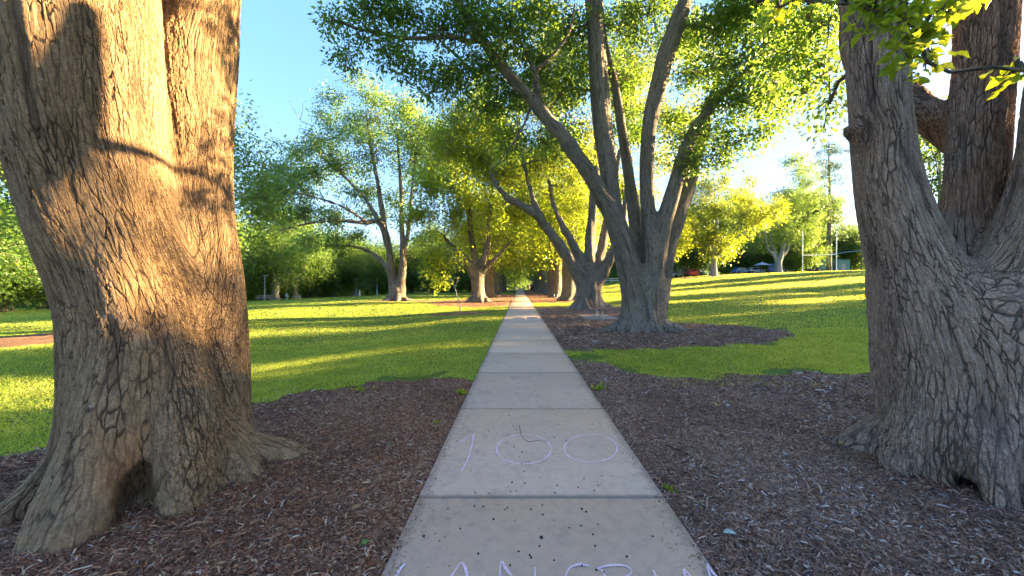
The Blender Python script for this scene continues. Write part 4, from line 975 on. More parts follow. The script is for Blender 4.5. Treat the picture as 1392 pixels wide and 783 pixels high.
# pale multi-stemmed tree
t = Tree('tree', 'pale-trunked tree with a tall green crown left of the goalposts', 'tree', (P(1058, 371, 78)[0], 78, hz(P(1058, 371, 78)[0], 78)), GR)
bx = t.base[0]; bz = t.base[2]
t.chain([[bx, 78, bz - .5, 1.0], [bx, 78, bz + .6, .75], [bx, 78, bz + 2, .65], [bx, 78, bz + 3, .5]], .5)
for dx, dy, hh in ((-2.2, 0, 8), (-.8, 1, 11), (.8, -1, 12), (2.4, 0, 9)):
    t.chain([[bx, 78, bz + 1.8, .45], [bx + dx * .4, 78 + dy * .4, bz + 3.8, .38], [bx + dx, 78 + dy, bz + hh * .65, .25], [bx + dx * 1.4, 78 + dy, bz + hh * 1.2, .1]], .5)
t.trunk(M['bark_pale'], .13, 0, k=.06, rmin=.1, seed=13)
cl = px_clusters([(1082, 232, 78, 2.2), (1072, 250, 77, 2.4), (1095, 248, 79, 2.4), (1060, 272, 78, 2.2), (1085, 278, 76, 2.6), (1106, 275, 78, 2.4), (1112, 300, 78, 2.0), (1065, 300, 79, 2.4), (1090, 308, 78, 2.6), (1040, 312, 78, 2.4), (1025, 330, 78, 2.0), (1060, 328, 79, 2.2), (1085, 332, 79, 1.8), (1108, 325, 78, 1.6), (1040, 338, 79, 1.5), (1076, 222, 78, 1.2), (1098, 232, 79, 1.4), (1050, 290, 76, 2.)])
t.crown(cl, M['bark_far'], M['leaf_cool'], sub=10, nleaf=30, split=2, L=.34, Wd=.19, spread=.5, rmin=.1)
# tall pines
def pine(px, Y, topy, seed, label, cb=.25, dens=1.):
    X = (px - 706) / 490 * Y; z0 = hz(X, Y); top = EYE + (388 - topy) / 490 * Y; Ht = top - z0
    t = Tree('pine_tree', label, 'tree', (X, Y, z0), 'tall sparse pines behind the right field'); rg = np.random.default_rng(seed); t.rg = rg
    t.chain([[X, Y, z0 - .5, .62], [X, Y, z0 + 2, .5], [X + .1, Y, z0 + Ht * .5, .33], [X, Y, z0 + Ht * .85, .17], [X, Y, top, .08]], .8)
    t.trunk(M['bark_far'], .13, 0, k=.05, rmin=.07, seed=seed)
    cl = []
    z = z0 + Ht * cb
    while z < top:
        f = (z - z0) / Ht; R = (1.0 - f * .55) * Ht * .13 + .8 if f > .72 else (Ht * .11)
        for j in range(rg.integers(3, 6)):
            a = rg.uniform(0, 6.28); rr = R * rg.uniform(.45, 1.0)
            cl.append(((X + math.cos(a) * rr, Y + math.sin(a) * rr, z - .1 * rr + rg.uniform(-.3, .3)), rg.uniform(.7, 1.2) * (1.35 if f > .75 else 1)))
        z += rg.uniform(1.0, 1.7)
    t.crown(cl, M['bark_far'], M['needle'], sub=4 * dens, nleaf=26, L=.5, Wd=.10, spread=.36, rmin=.07, flat=.3, droop=.1, tintbias=.1)
pine(1127, 85, 192, 41, 'tallest sparse pine between the goalposts and the near right trunk')
pine(1277, 80, 165, 42, 'sparse pine seen through the fork of the near right tree')
pine(1225, 95, 215, 43, 'sparse pine behind the left stem of the near right tree')

# far woodland closing the view all round, too far off to tell its trees apart
def woodland():
    rg = np.random.default_rng(77); C, S = [], []
    for (x0, y0, x1, y1, n, h) in ((-120, 48, -70, 92, 260, 8), (-75, 88, -10, 128, 420, 8.5), (-10, 160, 14, 160, 120, 13), (14, 132, 60, 118, 340, 8.5), (60, 118, 150, 112, 420, 8.5), (-130, 10, -115, 55, 200, 8)):
        u = rg.uniform(0, 1, n); X = x0 + (x1 - x0) * u + rg.normal(size=n) * 2.5; Y = y0 + (y1 - y0) * u + rg.normal(size=n) * 2.5
        top = h * (.55 + .35 * np.sin(u * n * .09) + .15 * np.sin(u * n * .31)); Z = H(X, Y) + rg.uniform(-.1, 1, n) ** .8 * top if False else H(X, Y) + rg.uniform(0, 1, n) * top
        C.append(np.stack([X, Y, Z], 1))
    C = np.concatenate(C); m = 75
    off = rg.normal(size=(len(C), m, 3)) * np.array([1.5, 1.5, 1.0]); P_ = (C[:, None] + off).reshape(-1, 3); D_ = rg.normal(size=P_.shape)
    sz = rg.uniform(.4, .85, len(P_)); V, Q = leaves_batch(P_, D_, sz, sz * .6, rg)
    tt = np.clip(.4 + rg.normal(size=(len(C), 1)) * .2 + rg.normal(size=(len(C), m)) * .15, 0, 1).ravel()
    tag(link('distant_woodland', mesh_np('distant_woodland', V, Q, [M['leaf_dark']], fattr={'tint': tt})), kind='stuff')
woodland()

# unseen trees added east of the frame to shade foreground and lawn
GS = 'unseen trees added right of the view to cast shade'
SH = SHADE_LIST
for i, (s, X, Y, sc) in enumerate(SH):
    o_ = {'H': shH, 'S': shS}[s]; first_ = o_.name not in used; used.add(o_.name)
    put(o_, X, Y, i * 1.9, sc, {'H': 'dense dark tree added out of view to the right to shade the foreground', 'S': 'tall slender tree added out of view beyond the right edge to stripe the lawn'}[s], GS, first=first_)

# --- leaning sapling
t = Tree('sapling', 'thin bare leaning sapling in its own little mulch ring left of the path', 'sapling', (-3.35, 20.5, 0))
t.chain(px_chain([(626, 426, 20.5, .035), (624, 412, 20.5, .032), (620, 398, 20.5, .028), (616, 384, 20.5, .022), (611, 380, 20.5, .018), (608, 386, 20.5, .01)]), .1)
t.chain(px_chain([(619, 392, 20.5, .02), (621, 383, 20.4, .014), (624, 377, 20.4, .008)]), .1)
t.br = [t.chains[0], t.chains[1]]
t.crown(px_clusters([(613, 378, 20.5, .12), (622, 378, 20.4, .1)]), M['bark_pale'], M['leaf'], sub=300, nleaf=5, L=.08, Wd=.04, spread=.06, rmin=.001, tintbias=.2)

# --- purple shrub at the path end
t = Tree('purple_shrub', 'small purple-leaved shrub at the far end of the path, right side', 'shrub', (3.7, 100, 0))
for a in range(5):
    t.chain([[3.7, 100, 0, .05], [3.7 + .3 * math.cos(a * 1.3), 100 + .3 * math.sin(a * 1.3), .8, .03], [3.7 + .5 * math.cos(a * 1.3), 100 + .5 * math.sin(a * 1.3), 1.6, .02]], .3)
t.crown([((3.7 + RNG.uniform(-.5, .5), 100 + RNG.uniform(-.5, .5), RNG.uniform(.4, 1.8)), .5) for _ in range(10)], M['bark_far'], M['purple'], sub=60, nleaf=14, L=.14, Wd=.09, spread=.15, rmin=.1)

# ------------------------------------------------------------------ grass blades, mulch chips
gm = leaf_mat('grass_blade', [(.13, .19, .035), (.21, .29, .05), (.30, .37, .065), (.42, .40, .16)], (.80, .80, .06), .45, .5)
def polar_sample(n, y0, y1, xl, xr, rg):
    """density falls with the square of the distance: x/y uniform, log y uniform"""
    u = rg.uniform(xl, xr, n); y = np.exp(rg.uniform(math.log(y0), math.log(y1), n)); return u * y, y
n = GRASS_N
rg = np.random.default_rng(5)
X, Y = polar_sample(n, 3.2, 75., -1.6, 1.15, rg)
X2, Y2 = polar_sample(n // 4, 5.0, 12., -1., 1.1, rg); X = np.concatenate([X, X2]); Y = np.concatenate([Y, Y2])
sd = in_bed(X, Y) + rg.normal(size=len(X)) * .03
patch = .5 + .5 * np.sin(X * 1.9 + 2 * np.sin(Y * 1.3)) * np.sin(Y * 2.1 + 1.)
ok = (sd < .02) & (np.abs(X - .159) > .90) & ~((sd > -.35) & (patch < .25))
# thin sprinkling of grass in the scruffy margin of the right bed
marg = (X > 1.06) & (X < 6.5) & (Y > 5.4) & (Y < 8.6) & (sd > -.1) & (sd < .75) & (rg.uniform(size=len(X)) < .28 * np.clip(patch * 1.6 - .5, 0, 1))
ok = ok | marg
X, Y, sd = X[ok], Y[ok], sd[ok]
D = np.hypot(X, Y)
hgt = rg.uniform(.018, .042, len(X)) * (1 + .02 * np.clip(D - 6, 0, 40)); wd = .0045 * (D / 5.) ** .85 * rg.uniform(.7, 1.3, len(X))
wd = np.maximum(wd, .005)
a = rg.uniform(0, 6.28, len(X)); Z = H(X, Y) + np.where(sd > 0, .02, 0)
dx, dy = np.cos(a) * wd, np.sin(a) * wd; lx, ly = rg.normal(size=(2, len(X))) * hgt * .55
V = np.stack([np.stack([X - dx, Y - dy, Z], 1), np.stack([X + dx, Y + dy, Z], 1), np.stack([X + lx, Y + ly, Z + hgt], 1)], 1).reshape(-1, 3)
big = .5 + .5 * np.sin(X * .8 + np.sin(Y * .5)) * np.sin(Y * .6)
fine_ = np.sin(X * 3.7 + 1.5 * np.sin(Y * 2.9)) * np.sin(Y * 4.3 + np.sin(X * 5.1))
tint = np.clip(.30 + .22 * big + .20 * fine_ + rg.normal(size=len(X)) * .22, 0, 1)
tint = np.where(rg.uniform(size=len(X)) < .06, 1., tint)
me = mesh_np('grass', V, np.arange(len(X) * 3).reshape(-1, 3), [gm], False, fattr={'tint': tint})
tag(link('grass', me), kind='stuff')

def chip_mat(name, cols):
    g = NG(name); tt = g.n('ShaderNodeAttribute', attribute_name='tint').outputs['Fac']
    c = g.ramp(tt, cols); nz = g.noise(g.pos(), 150., 2); c = g.mix(g.math('MULTIPLY', nz.outputs[0], .5), c, (.05, .035, .03))
    g.l(g.prin(c, .8, .25).outputs[0], g.out.inputs[0]); return g.m
chR = chip_mat('red_chips', [(0., (.05, .02, .013)), (.25, (.17, .065, .035)), (.5, (.36, .155, .085)), (.75, (.50, .28, .17)), (.9, (.62, .44, .30)), (1., (.60, .48, .36))])
chG = chip_mat('grey_chips', [(0., (.05, .025, .018)), (.25, (.17, .085, .06)), (.5, (.35, .195, .14)), (.75, (.48, .32, .235)), (.9, (.62, .49, .41)), (1., (.60, .54, .50))])
def chips(name, bed, n, mat, y0, y1, u0, u1, seed):
    rg = np.random.default_rng(seed)
    Y = np.exp(rg.uniform(math.log(y0), math.log(y1), n)); X = rg.uniform(u0, u1, n) * np.maximum(Y, 1.2)
    sd = bed_sd(bed, X, Y); m = (sd > .02 - rg.exponential(.07, n)) & ((X < PX0 - .01) | (X > PX1 + .01))
    X, Y, sd = X[m], Y[m], sd[m]; n = len(X); D = np.hypot(X, Y)
    Z = bed_height(X, Y, sd) + rg.uniform(0, .014, n)
    edge = np.minimum(np.abs(X - PX0), np.abs(X - PX1)) < .12
    Z = np.where(edge, np.minimum(Z, .014), Z)
    L = rg.lognormal(math.log(.0155), .6, n) * np.clip(D / 4.5, .9, 2.2); Wd = L * rg.uniform(.12, .45, n); Wd = np.clip(Wd, .002, .012 * np.clip(D / 4, 1, 2.5))
    a = rg.uniform(0, 6.28, n); el = rg.normal(size=n) * .28
    d = np.stack([np.cos(a) * np.cos(el), np.sin(a) * np.cos(el), np.sin(el)], 1)
    nr = np.stack([rg.normal(size=n) * .45, rg.normal(size=n) * .45, np.ones(n)], 1)
    s_ = np.cross(d, nr); s_ /= np.linalg.norm(s_, axis=1)[:, None]
    nn = np.cross(s_, d)
    c = np.stack([X, Y, Z + .004 + np.abs(np.sin(el)) * L * .4], 1)
    j = lambda: rg.uniform(.35, 1.1, n)[:, None]
    hL = d * (L / 2)[:, None]; hW = s_ * (Wd / 2)[:, None]; cv = nn * (L * .08)[:, None]
    V = np.stack([c - hL + hW * j() - cv, c + hW * j() + cv * .5, c + hL + hW * j() - cv, c + hL - hW * j() - cv, c - hW * j() + cv * .5, c - hL - hW * j() - cv], 1).reshape(-1, 3)
    b = (np.arange(n) * 6)[:, None]
    Q = np.concatenate([b + np.array([[0, 5, 4, 1]]), b + np.array([[1, 4, 3, 2]])])
    tint = np.clip(rg.beta(1.3, 2.1, n) + .10 * np.sin(X * 2.3) * np.sin(Y * 1.7), 0, 1)
    tint = np.where(rg.uniform(size=n) < .035, 1., tint)
    tag(link(name, mesh_np(name, V, Q, [mat], False, fattr={'tint': np.concatenate([tint, tint])})), kind='stuff')
chips('wood_chips', 0, CHIP_N, chR, 1.0, 6.4, -1.75, -.1, 1)
chips('wood_chips', 1, int(CHIP_N * 1.2), chG, 1.0, 8.0, .12, 1.75, 2)
# chips and crumbs kicked onto the path
rgx = np.random.default_rng(9)
def path_litter():
    n = 3500; y = np.exp(rgx.uniform(math.log(1.5), math.log(24), n)); e = rgx.exponential(.05, n); x = np.where(rgx.uniform(size=n) < .5, PX0 + .02 + e, PX1 - .02 - e)
    L = rgx.uniform(.006, .022, n) * np.clip(y / 5, 1, 2); a = rgx.uniform(0, 6.28, n)
    c = np.stack([x, y, np.full(n, .030)], 1); d = np.stack([np.cos(a), np.sin(a), rgx.normal(size=n) * .1], 1)
    V, Q = leaves_batch(c, d, L, L * .35, rgx, up=6., fold=.1)
    tag(link('path_crumbs', mesh_np('path_crumbs', V, Q, [chR], fattr={'tint': rgx.uniform(0, .8, n)})), kind='stuff')
path_litter()
def lawn_litter():
    n = 5200; rg = np.random.default_rng(19); X, Y = polar_sample(n, 4.5, 30, -1.4, 1.1, rg)
    m = (np.abs(X - .159) > .95) & (rg.uniform(size=n) < .35 + .65 * (np.sin(X * .9 + 1) * np.sin(Y * .7) > .1)); X, Y = X[m], Y[m]; n = len(X)
    a = rg.uniform(0, 6.28, n); L = rg.uniform(.03, .07, n) * np.clip(Y / 9, 1, 2)
    V, Q = leaves_batch(np.stack([X, Y, H(X, Y) + .035], 1), np.stack([np.cos(a), np.sin(a), rg.normal(size=n) * .3], 1), L, L * .45, rg, up=2.)
    tag(link('leaf_litter', mesh_np('leaf_litter', V, Q, [chip_mat('dry_leaves', [(0., (.20, .11, .05)), (.5, (.34, .22, .10)), (1., (.50, .42, .16))])], fattr={'tint': rg.uniform(0, 1, n)})), kind='stuff')
lawn_litter()
chips('wood_chips', 2, CHIP_N // 2, chG, 8.2, 26.5, .03, .85, 3)
chips('wood_chips', 4, CHIP_N // 5, chR, 26, 60., -.3, 0., 4)
chips('wood_chips', 3, CHIP_N // 5, chR, 31, 75., 0., .22, 5)

# ------------------------------------------------------------------ writing and litter on the path
def chalk_mat():
    g = NG('pink_chalk'); n = g.noise(g.pos(), 190., 5, .8)
    tr = g.n('ShaderNodeBsdfTransparent'); p = g.prin((.82, .62, .70), .95, .05)
    mx = g.n('ShaderNodeMixShader'); g.l(g.maprange(n.outputs[0], .32, .54), mx.inputs[0]); g.l(tr.outputs[0], mx.inputs[1]); g.l(p.outputs[0], mx.inputs[2])
    g.l(mx.outputs[0], g.out.inputs[0]); return g.m
M['chalk'] = chalk_mat()
def gp(px, py):
    Y = (EYE - .026) * 490 / (py - 388); return np.array([(px - 706) / 490 * Y, Y])
def stroke_mesh(strokes, w=.02):
    V, F = [], []; n = 0
    for s in strokes:
        q = catmull([[*p, 0, 1] for p in s], .012)[:, :2]
        T = np.gradient(q, axis=0); T /= np.linalg.norm(T, axis=1)[:, None] + 1e-9; N_ = np.stack([T[:, 1], -T[:, 0]], 1)
        ww = w * (.8 + .3 * np.sin(np.arange(len(q)) * .35))[:, None] / 2
        for side in (q + N_ * ww, q - N_ * ww): V += [(x, y, .0305) for x, y in side]
        m = len(q)
        F += [(n + i, n + m + i, n + m + i + 1, n + i + 1) for i in range(m - 1)]; n += 2 * m
    return mesh_np('chalk', V, np.array(F), [M['chalk']])
def ell(cx, cy, rx, ry, a0=-70, a1=300):
    return [gp(cx + rx * math.cos(math.radians(a)), cy + ry * math.sin(math.radians(a))) for a in np.linspace(a0, a1, 26)]
o = link('chalk_number', stroke_mesh([[gp(625, 602), gp(634, 596), gp(644, 591)], [gp(644, 591), gp(641, 608), gp(636, 625), gp(627, 641)], ell(712, 611, 37, 20), ell(803, 610, 36, 19, -100, 262)], .015))
tag(o, 'pink chalk number 100 drawn on the second concrete slab', 'chalk writing')
def down(q, l=.16): return np.array([q[0], q[1] - l])
A = [[gp(551, 767), gp(543, 776), down(gp(540, 778), .14)],
     [down(gp(606, 783), .1), gp(617, 779), gp(627, 766), gp(634, 778), down(gp(640, 781), .12)],
     [down(gp(681, 783), .12), gp(681, 765), gp(690, 777), down(gp(716, 783), .12)], [down(gp(727, 780), .13), gp(727, 772)],
     [gp(800, 770), gp(786, 768), gp(772, 776), down(gp(768, 783), .07), down(gp(790, 783), .13), down(gp(806, 783), .07)],
     [down(gp(822, 783), .12), gp(820, 778), gp(812, 774), gp(832, 769), gp(853, 771), gp(858, 780), down(gp(838, 783), .05), down(gp(860, 783), .13)],
     [down(gp(890, 783), .1), gp(888, 776)], [down(gp(926, 783), .1), gp(930, 775), down(gp(940, 783), .09)], [down(gp(958, 783), .1), gp(961, 768), gp(972, 783), down(gp(980, 783), .1)]]
o = link('chalk_word', stroke_mesh(A, .015)); tag(o, 'pink chalk letters cut off by the bottom edge of the photo', 'chalk writing')

M['seed'] = simple_mat('dark_berry', (.022, .016, .014), .6, .3)
def blob(name, mat, r, seed, sq=.7):
    rg = np.random.default_rng(seed); V = []; n, m = 7, 5
    for i in range(m + 1):
        th = math.pi * i / m
        for j in range(n):
            ph = 2 * math.pi * j / n; q = r * rg.uniform(.8, 1.15)
            V.append((q * math.sin(th) * math.cos(ph), q * math.sin(th) * math.sin(ph), q * math.cos(th) * sq))
    F = [(i * n + j, (i + 1) * n + j, (i + 1) * n + (j + 1) % n, i * n + (j + 1) % n) for i in range(m) for j in range(n)]
    return mesh_np(name, V, np.array(F), [mat], True)
bms = [blob('berry', M['seed'], .0065, k) for k in range(3)]
rg = np.random.default_rng(17)
BP = [(695, 731, 1.6), (512, 0, 0)]
spots = [(736, 731, 1.7), (791, 692, 1.2), (797, 696, 1.2), (852, 757, 1.1), (650, 753, 1.1), (705, 750, 1.), (720, 755, 1.), (645, 688, 1.), (657, 689, 1.), (671, 706, 1.1), (774, 718, .9), (790, 715, .9), (576, 729, 1.2), (540, 745, 1.), (806, 727, 1.), (686, 693, .8), (737, 687, .9), (738, 700, 1.), (694, 669, .9), (702, 668, .9), (665, 671, .9), (696, 656, 1.1), (786, 663, .9), (808, 667, .9), (794, 651, .9), (818, 648, .8), (832, 648, .8), (646, 670, .9), (592, 651, .9), (690, 592, .9), (664, 587, .9)]
for (px, py, s) in spots:
    q = gp(px, py); o = link('berry', bms[0]); o.location = (q[0], q[1], .029); o.scale = (s, s, s); o.rotation_euler = (0, 0, px)
    tag(o, 'small dark berry fallen on the concrete path', 'berry', 'fallen berries on the path')
for k in range(150):
    y = math.exp(rg.uniform(math.log(1.75), math.log(9.5))); x = rg.uniform(PX0 + .04, PX1 - .04); s = rg.uniform(.5, 1.05)
    if abs(((y - JO) / SL) % 1 - .5) > .49: continue
    o = link('berry', bms[k % 3]); o.location = (x, y, .029); o.scale = (s, s, s); o.rotation_euler = (0, 0, k)
    tag(o, 'small dark berry fallen on the concrete path', 'berry', 'fallen berries on the path')

M['twig_pale'] = simple_mat('dry_twig', (.20, .15, .11), .9, .1, scale=30)
M['twig_dark'] = simple_mat('dark_twig', (.06, .045, .035), .9, .1, scale=30)
def gz_(px, py, zz=.03):
    Y = (EYE - zz) * 490 / (py - 388); return [(px - 706) / 490 * Y, Y, zz]
def twig(pts, r, mat, label, zz=.035):
    c = catmull([[*gz_(a, b, zz), r] for a, b in pts], .03); mb = MB(); mb.tube(c[:, :3], np.linspace(r, r * .5, len(c)), 6)
    tag(mb.build('twig', mat, smooth=True), label, 'twig')
twig([(905, 605), (930, 615), (955, 632), (975, 652), (972, 660)], .007, M['twig_dark'], 'long curved dark twig lying on the right mulch')
twig([(706, 578), (709, 592), (718, 600), (730, 599), (742, 600)], .003, M['twig_dark'], 'thin curled stem lying across the first chalk zero', .033)
twig([(1010, 580), (1045, 600), (1062, 606)], .004, M['twig_pale'], 'thin pale twig on the right mulch, upper one')
twig([(1100, 700), (1108, 715), (1102, 728)], .005, M['twig_pale'], 'small bent pale twig on the right mulch near the frame bottom')
twig([(310, 657), (322, 648)], .006, M['twig_pale'], 'short pale stick at the foot of the near left trunk')
twig([(180, 720), (186, 712), (193, 706)], .009, M['twig_pale'], 'pale bark sliver against the roots of the near left trunk')
twig([(425, 600), (470, 585)], .004, M['twig_pale'], 'thin straight pale stick on the left mulch')
M['dead_leaf'] = simple_mat('dead_leaf', (.30, .19, .09), .8, .2, scale=30); M['yellow_leaf'] = simple_mat('yellow_leaf', (.42, .36, .05), .6, .3, scale=30); M['green_leaf'] = simple_mat('green_leaf', (.09, .2, .03), .5, .4, scale=30); M['pale_leaf'] = simple_mat('pale_leaf', (.35, .42, .38), .6, .3, scale=30)
def fallen(px, py, L, mat, rz, label, zz=.04):
    n = 9; V = []; F = []
    for i in range(n):
        t_ = i / (n - 1); w = L * .27 * math.sin(math.pi * min(1, t_ * .93 + .03)) ** .8; zc = .012 * math.sin(t_ * 3.1) * L / .06
        V += [(t_ * L, -w, zc + .006), (t_ * L, 0, zc), (t_ * L, w, zc + .007)]
    for i in range(n - 1):
        for j in (0, 1): a = i * 3 + j; F.append((a, a + 3, a + 4, a + 1))
    o = link('fallen_leaf', mesh_np('fallen_leaf', V, np.array(F), [mat], True)); sd_ = o.modifiers.new('thickness', 'SOLIDIFY'); sd_.thickness = .0008
    o.location = gz_(px, py, zz); o.rotation_euler = (.1, -.08, rz); tag(o, label, 'leaf', 'fallen leaves')
fallen(976, 552, .09, M['yellow_leaf'], 2.2, 'curled yellow leaf on the right mulch')
fallen(987, 553, .07, M['pale_leaf'], .3, 'pale leaf beside the curled yellow one')
fallen(983, 725, .07, M['pale_leaf'], -.3, 'pale bluish leaf on the mulch near the right path edge')
fallen(490, 742, .05, M['green_leaf'], .7, 'small green leaf on the left mulch near the frame bottom')
fallen(528, 607, .05, M['green_leaf'], 1.7, 'small green leaf halfway up the left mulch')
fallen(1140, 604, .08, M['dead_leaf'], .2, 'brown leaf left of the near right roots')
fallen(478, 694, .06, M['dead_leaf'], .6, 'brown leaf on the left mulch beside the path')
fallen(1052, 640, .06, M['dead_leaf'], 1.5, 'brown leaf in the middle of the right mulch')

# little weeds in the mulch
def weed(px, py, r, label, seed, n=26):
    rg = np.random.default_rng(seed); q = gz_(px, py, .0); Pc = np.array(q) + rg.normal(size=(n, 3)) * np.array([r, r, 0]) * .45; Pc[:, 2] = .02
    d = rg.normal(size=(n, 3)); d[:, 2] = rg.uniform(.2, 1.1, n); L = rg.uniform(.5, 1., n) * r
    V, Q = leaves_batch(Pc, d, L, L * .35, rg)
    tag(link('weed', mesh_np('weed', V, Q, [M['leaf_near']], fattr={'tint': rg.uniform(.2, .8, n)})), label, 'weed', 'small weeds growing in the mulch')
weed(627, 537, .10, 'green tuft at the left path edge where the mulch begins', 1, 40)
weed(594, 577, .05, 'small green weed on the left mulch near the path', 2)
weed(490, 532, .09, 'green weed patch on the left mulch close to the lawn', 3, 36)
weed(910, 670, .05, 'small weed on the right mulch beside the path edge', 4)
weed(815, 530, .12, 'low green tuft on the right path edge', 5, 40)

# ------------------------------------------------------------------ bench
M['wood'] = simple_mat('bench_wood', (.20, .09, .055), .6, .3, scale=14); M['galv'] = simple_mat('galvanised_steel', (.42, .42, .42), .45, .5, .6)
M['slab'] = simple_mat('pad_concrete', (.30, .24, .20), .9, .2, scale=9)
bxx, byy = 3.62, 17.2; zb = hz(bxx, byy)
bench = empty('park_bench', (bxx, byy, zb), 0); tag(bench, 'brown slatted park bench on steel legs facing the right lawn', 'bench')
seat = MB(); back = MB()
for i in range(4): seat.box((.02 + i * .13, 0, .45 - .012 * i + .02 * (i == 3)), (.11, 1.75, .035), (0, .06, 0))
for i in range(3): back.box((-.16 - .055 * i, 0, .56 + i * .14), (.03, 1.75, .12), (0, -.36, 0))
seat.build('seat', M['wood'], bench, .006); back.build('backrest', M['wood'], bench, .006)
for s in (-.62, .62):
    f = MB(); f.tube([(.22, s, .0), (.22, s, .42)], .03, 8); f.build('leg', M['galv'], bench)
    f = MB(); f.tube([(-.14, s, .40), (.48, s, .42)], .02, 8); f.tube([(-.10, s, .40), (-.2, s, .56), (-.34, s, .93)], .02, 8); f.build('frame', M['galv'], bench)
pad = MB(); pad.box((bxx + .1, byy, zb + .02), (1.5, 2.3, .10)); tag(pad.build('bench_pad', M['slab'], None, .01), kind='structure')

# ------------------------------------------------------------------ goalposts, shelters, poles, cars
M['white'] = simple_mat('white_paint', (.78, .78, .77), .4, .4, var=.04); M['blue_roof'] = simple_mat('blue_roof_sheet', (.10, .26, .42), .4, .4, var=.08)
M['cream'] = simple_mat('cream_wall', (.45, .42, .38), .8, .2, var=.06); M['pole_blue'] = simple_mat('pale_blue_grey_pole', (.42, .52, .62), .4, .4, var=.05)
M['glass'] = simple_mat('car_glass', (.03, .04, .05), .08, .7, var=.05); M['tyre'] = simple_mat('tyre', (.02, .02, .02), .85, .2); M['dark_steel'] = simple_mat('dark_steel', (.05, .05, .055), .5, .4)
M['teal_wall'] = simple_mat('teal_wall', (.16, .30, .30), .8, .2, var=.08)
X0, Yg = P(1091, 0, 64)[0], 64; X1 = P(1137, 0, 65.)[0]
gpst = empty('goalposts', ((X0 + X1) / 2, 64.5, hz(X0, 64))); tag(gpst, 'white H-shaped rugby goalposts on the right field', 'goalposts')
L0 = gpst.location
for X, Y in ((X0, 64), (X1, 65)):
    f = MB(); z = hz(X, Y); f.tube([(X - L0.x, Y - L0.y, z - L0.z - .2), (X - L0.x, Y - L0.y, z - L0.z + 7.3)], .075, 12); f.build('post', M['white'], gpst)
f = MB(); f.tube([(X0 - L0.x, -.5, 3.0), (X1 - L0.x, .5, 3.0 + hz(X1, 65) - L0.z)], .06, 12); f.build('crossbar', M['white'], gpst)

def block(px, Y, w, d, h, rz=0):
    X = (px - 706) / 490 * Y; return (X, Y, hz(X, Y)), rz
# blue-roofed shelter
X = P(1115, 0, 92)[0]; sh = empty('shelter', (X, 92, hz(X, 92)), -.15); tag(sh, 'low building with a blue sheet roof behind the goalposts', 'shelter')
f = MB(); f.prism([(-7.8, 3.3), (7.5, 5.2), (7.5, 5.35), (-7.8, 3.45)], -3.5, 3.5)
f.build('roof', M['blue_roof'], sh)
f = MB(); f.box((2.4, 1.8, 1.7), (8.6, 3, 3.5)); f.box((4.6, -.2, 1.6), (2.8, 1.8, 3.1)); f.build('wall', M['teal_wall'], sh)
f = MB(); f.box((4.6, -1.115, 1.05), (.95, .03, 2.1)); f.build('door', M['cream'], sh)
for x in (-7, -2.6, 7):
    f = MB(); f.box((x, -3.2, 2.1 + x * .02), (.18, .18, 4.2 + x * .08)); f.build('post', M['dark_steel'], sh)
# picnic shelter
X = P(1036, 0, 84)[0]; sh = empty('picnic_shelter', (X, 84, hz(X, 84))); tag(sh, 'small open picnic shelter with a hipped grey-blue roof near the road', 'shelter')
f = MB(); f.add([(-1.3, -1.3, 1.9), (1.3, -1.3, 1.9), (1.3, 1.3, 1.9), (-1.3, 1.3, 1.9), (0, 0, 2.6)], [(0, 1, 4), (1, 2, 4), (2, 3, 4), (3, 0, 4), (3, 2, 1, 0)]); f.build('roof', M['pole_blue'], sh)
for x in (-1, 1):
    for y in (-1, 1):
        f = MB(); f.box((x, y, .95), (.1, .1, 1.9)); f.build('post', M['dark_steel'], sh)
f = MB(); f.box((0, 0, .72), (1.3, .7, .06)); f.box((0, 0, .36), (.2, .5, .7)); f.build('table', M['cream'], sh)
# light poles and posts
def pole(name, px, Y, topy, r, mat, label, head=True, cat='pole'):
    X = (px - 706) / 490 * Y; z = hz(X, Y); top = EYE + (388 - topy) / 490 * Y
    o = empty(name, (X, Y, z)); tag(o, label, cat)
    f = MB(); f.tube([(0, 0, -.2), (0, 0, (top - z) * .5), (0, 0, top - z)], [r, r * .85, r * .65], 12); f.build('shaft', mat, o)
    if head: f = MB(); f.box((.18, 0, top - z + .04), (.6, .25, .1)); f.build('lamp_head', M['galv'], o)
    return o
pole('light_pole', 512.5, 78, 353, .16, M['pole_blue'], 'tall pale blue light pole left of the spreading lawn tree', True)
pole('light_pole', 962, 82, 352, .22, M['pole_blue'], 'thick pale pole just left of the bright yellow-green tree', False)
pole('light_pole', 360, 56, 375, .06, M['galv'], 'thin grey pole among dark trees at the left field edge', True)
pole('light_pole', 923, 78, 362, .06, M['galv'], 'thin pole beside the white trailer near the parked cars', False)
for px in (753.5, 757.5):
    pole('marker_post', px, 44, 400.5, .07, M['white'], {753.5: 'left one of two short white posts under the right avenue', 757.5: 'right one of two short white posts under the right avenue'}[px], False, 'post')
o = pole('white_marker', 489, 72, 394, .16, M['white'], 'short white block post at the foot of the pale trunk in the left treeline', False, 'post')
pole('yellow_marker', 408, 60, 401, .10, M['cream'], 'short cream post beside the dark forked stems', False, 'post')
# white rail fence
fe = empty('rail_fence', (19.5, 80, hz(19.5, 80))); tag(fe, 'low white rail fence beyond the lawn between two avenue trunks', 'fence')
f = MB()
for z in (.5, .95): f.box((0, 0, z), (9, .06, .14))
f.build('rail', M['white'], fe)
for i in range(6): f = MB(); f.box((-4.4 + i * 1.76, 0, .5), (.12, .12, 1.1)); f.build('post', M['white'], fe)
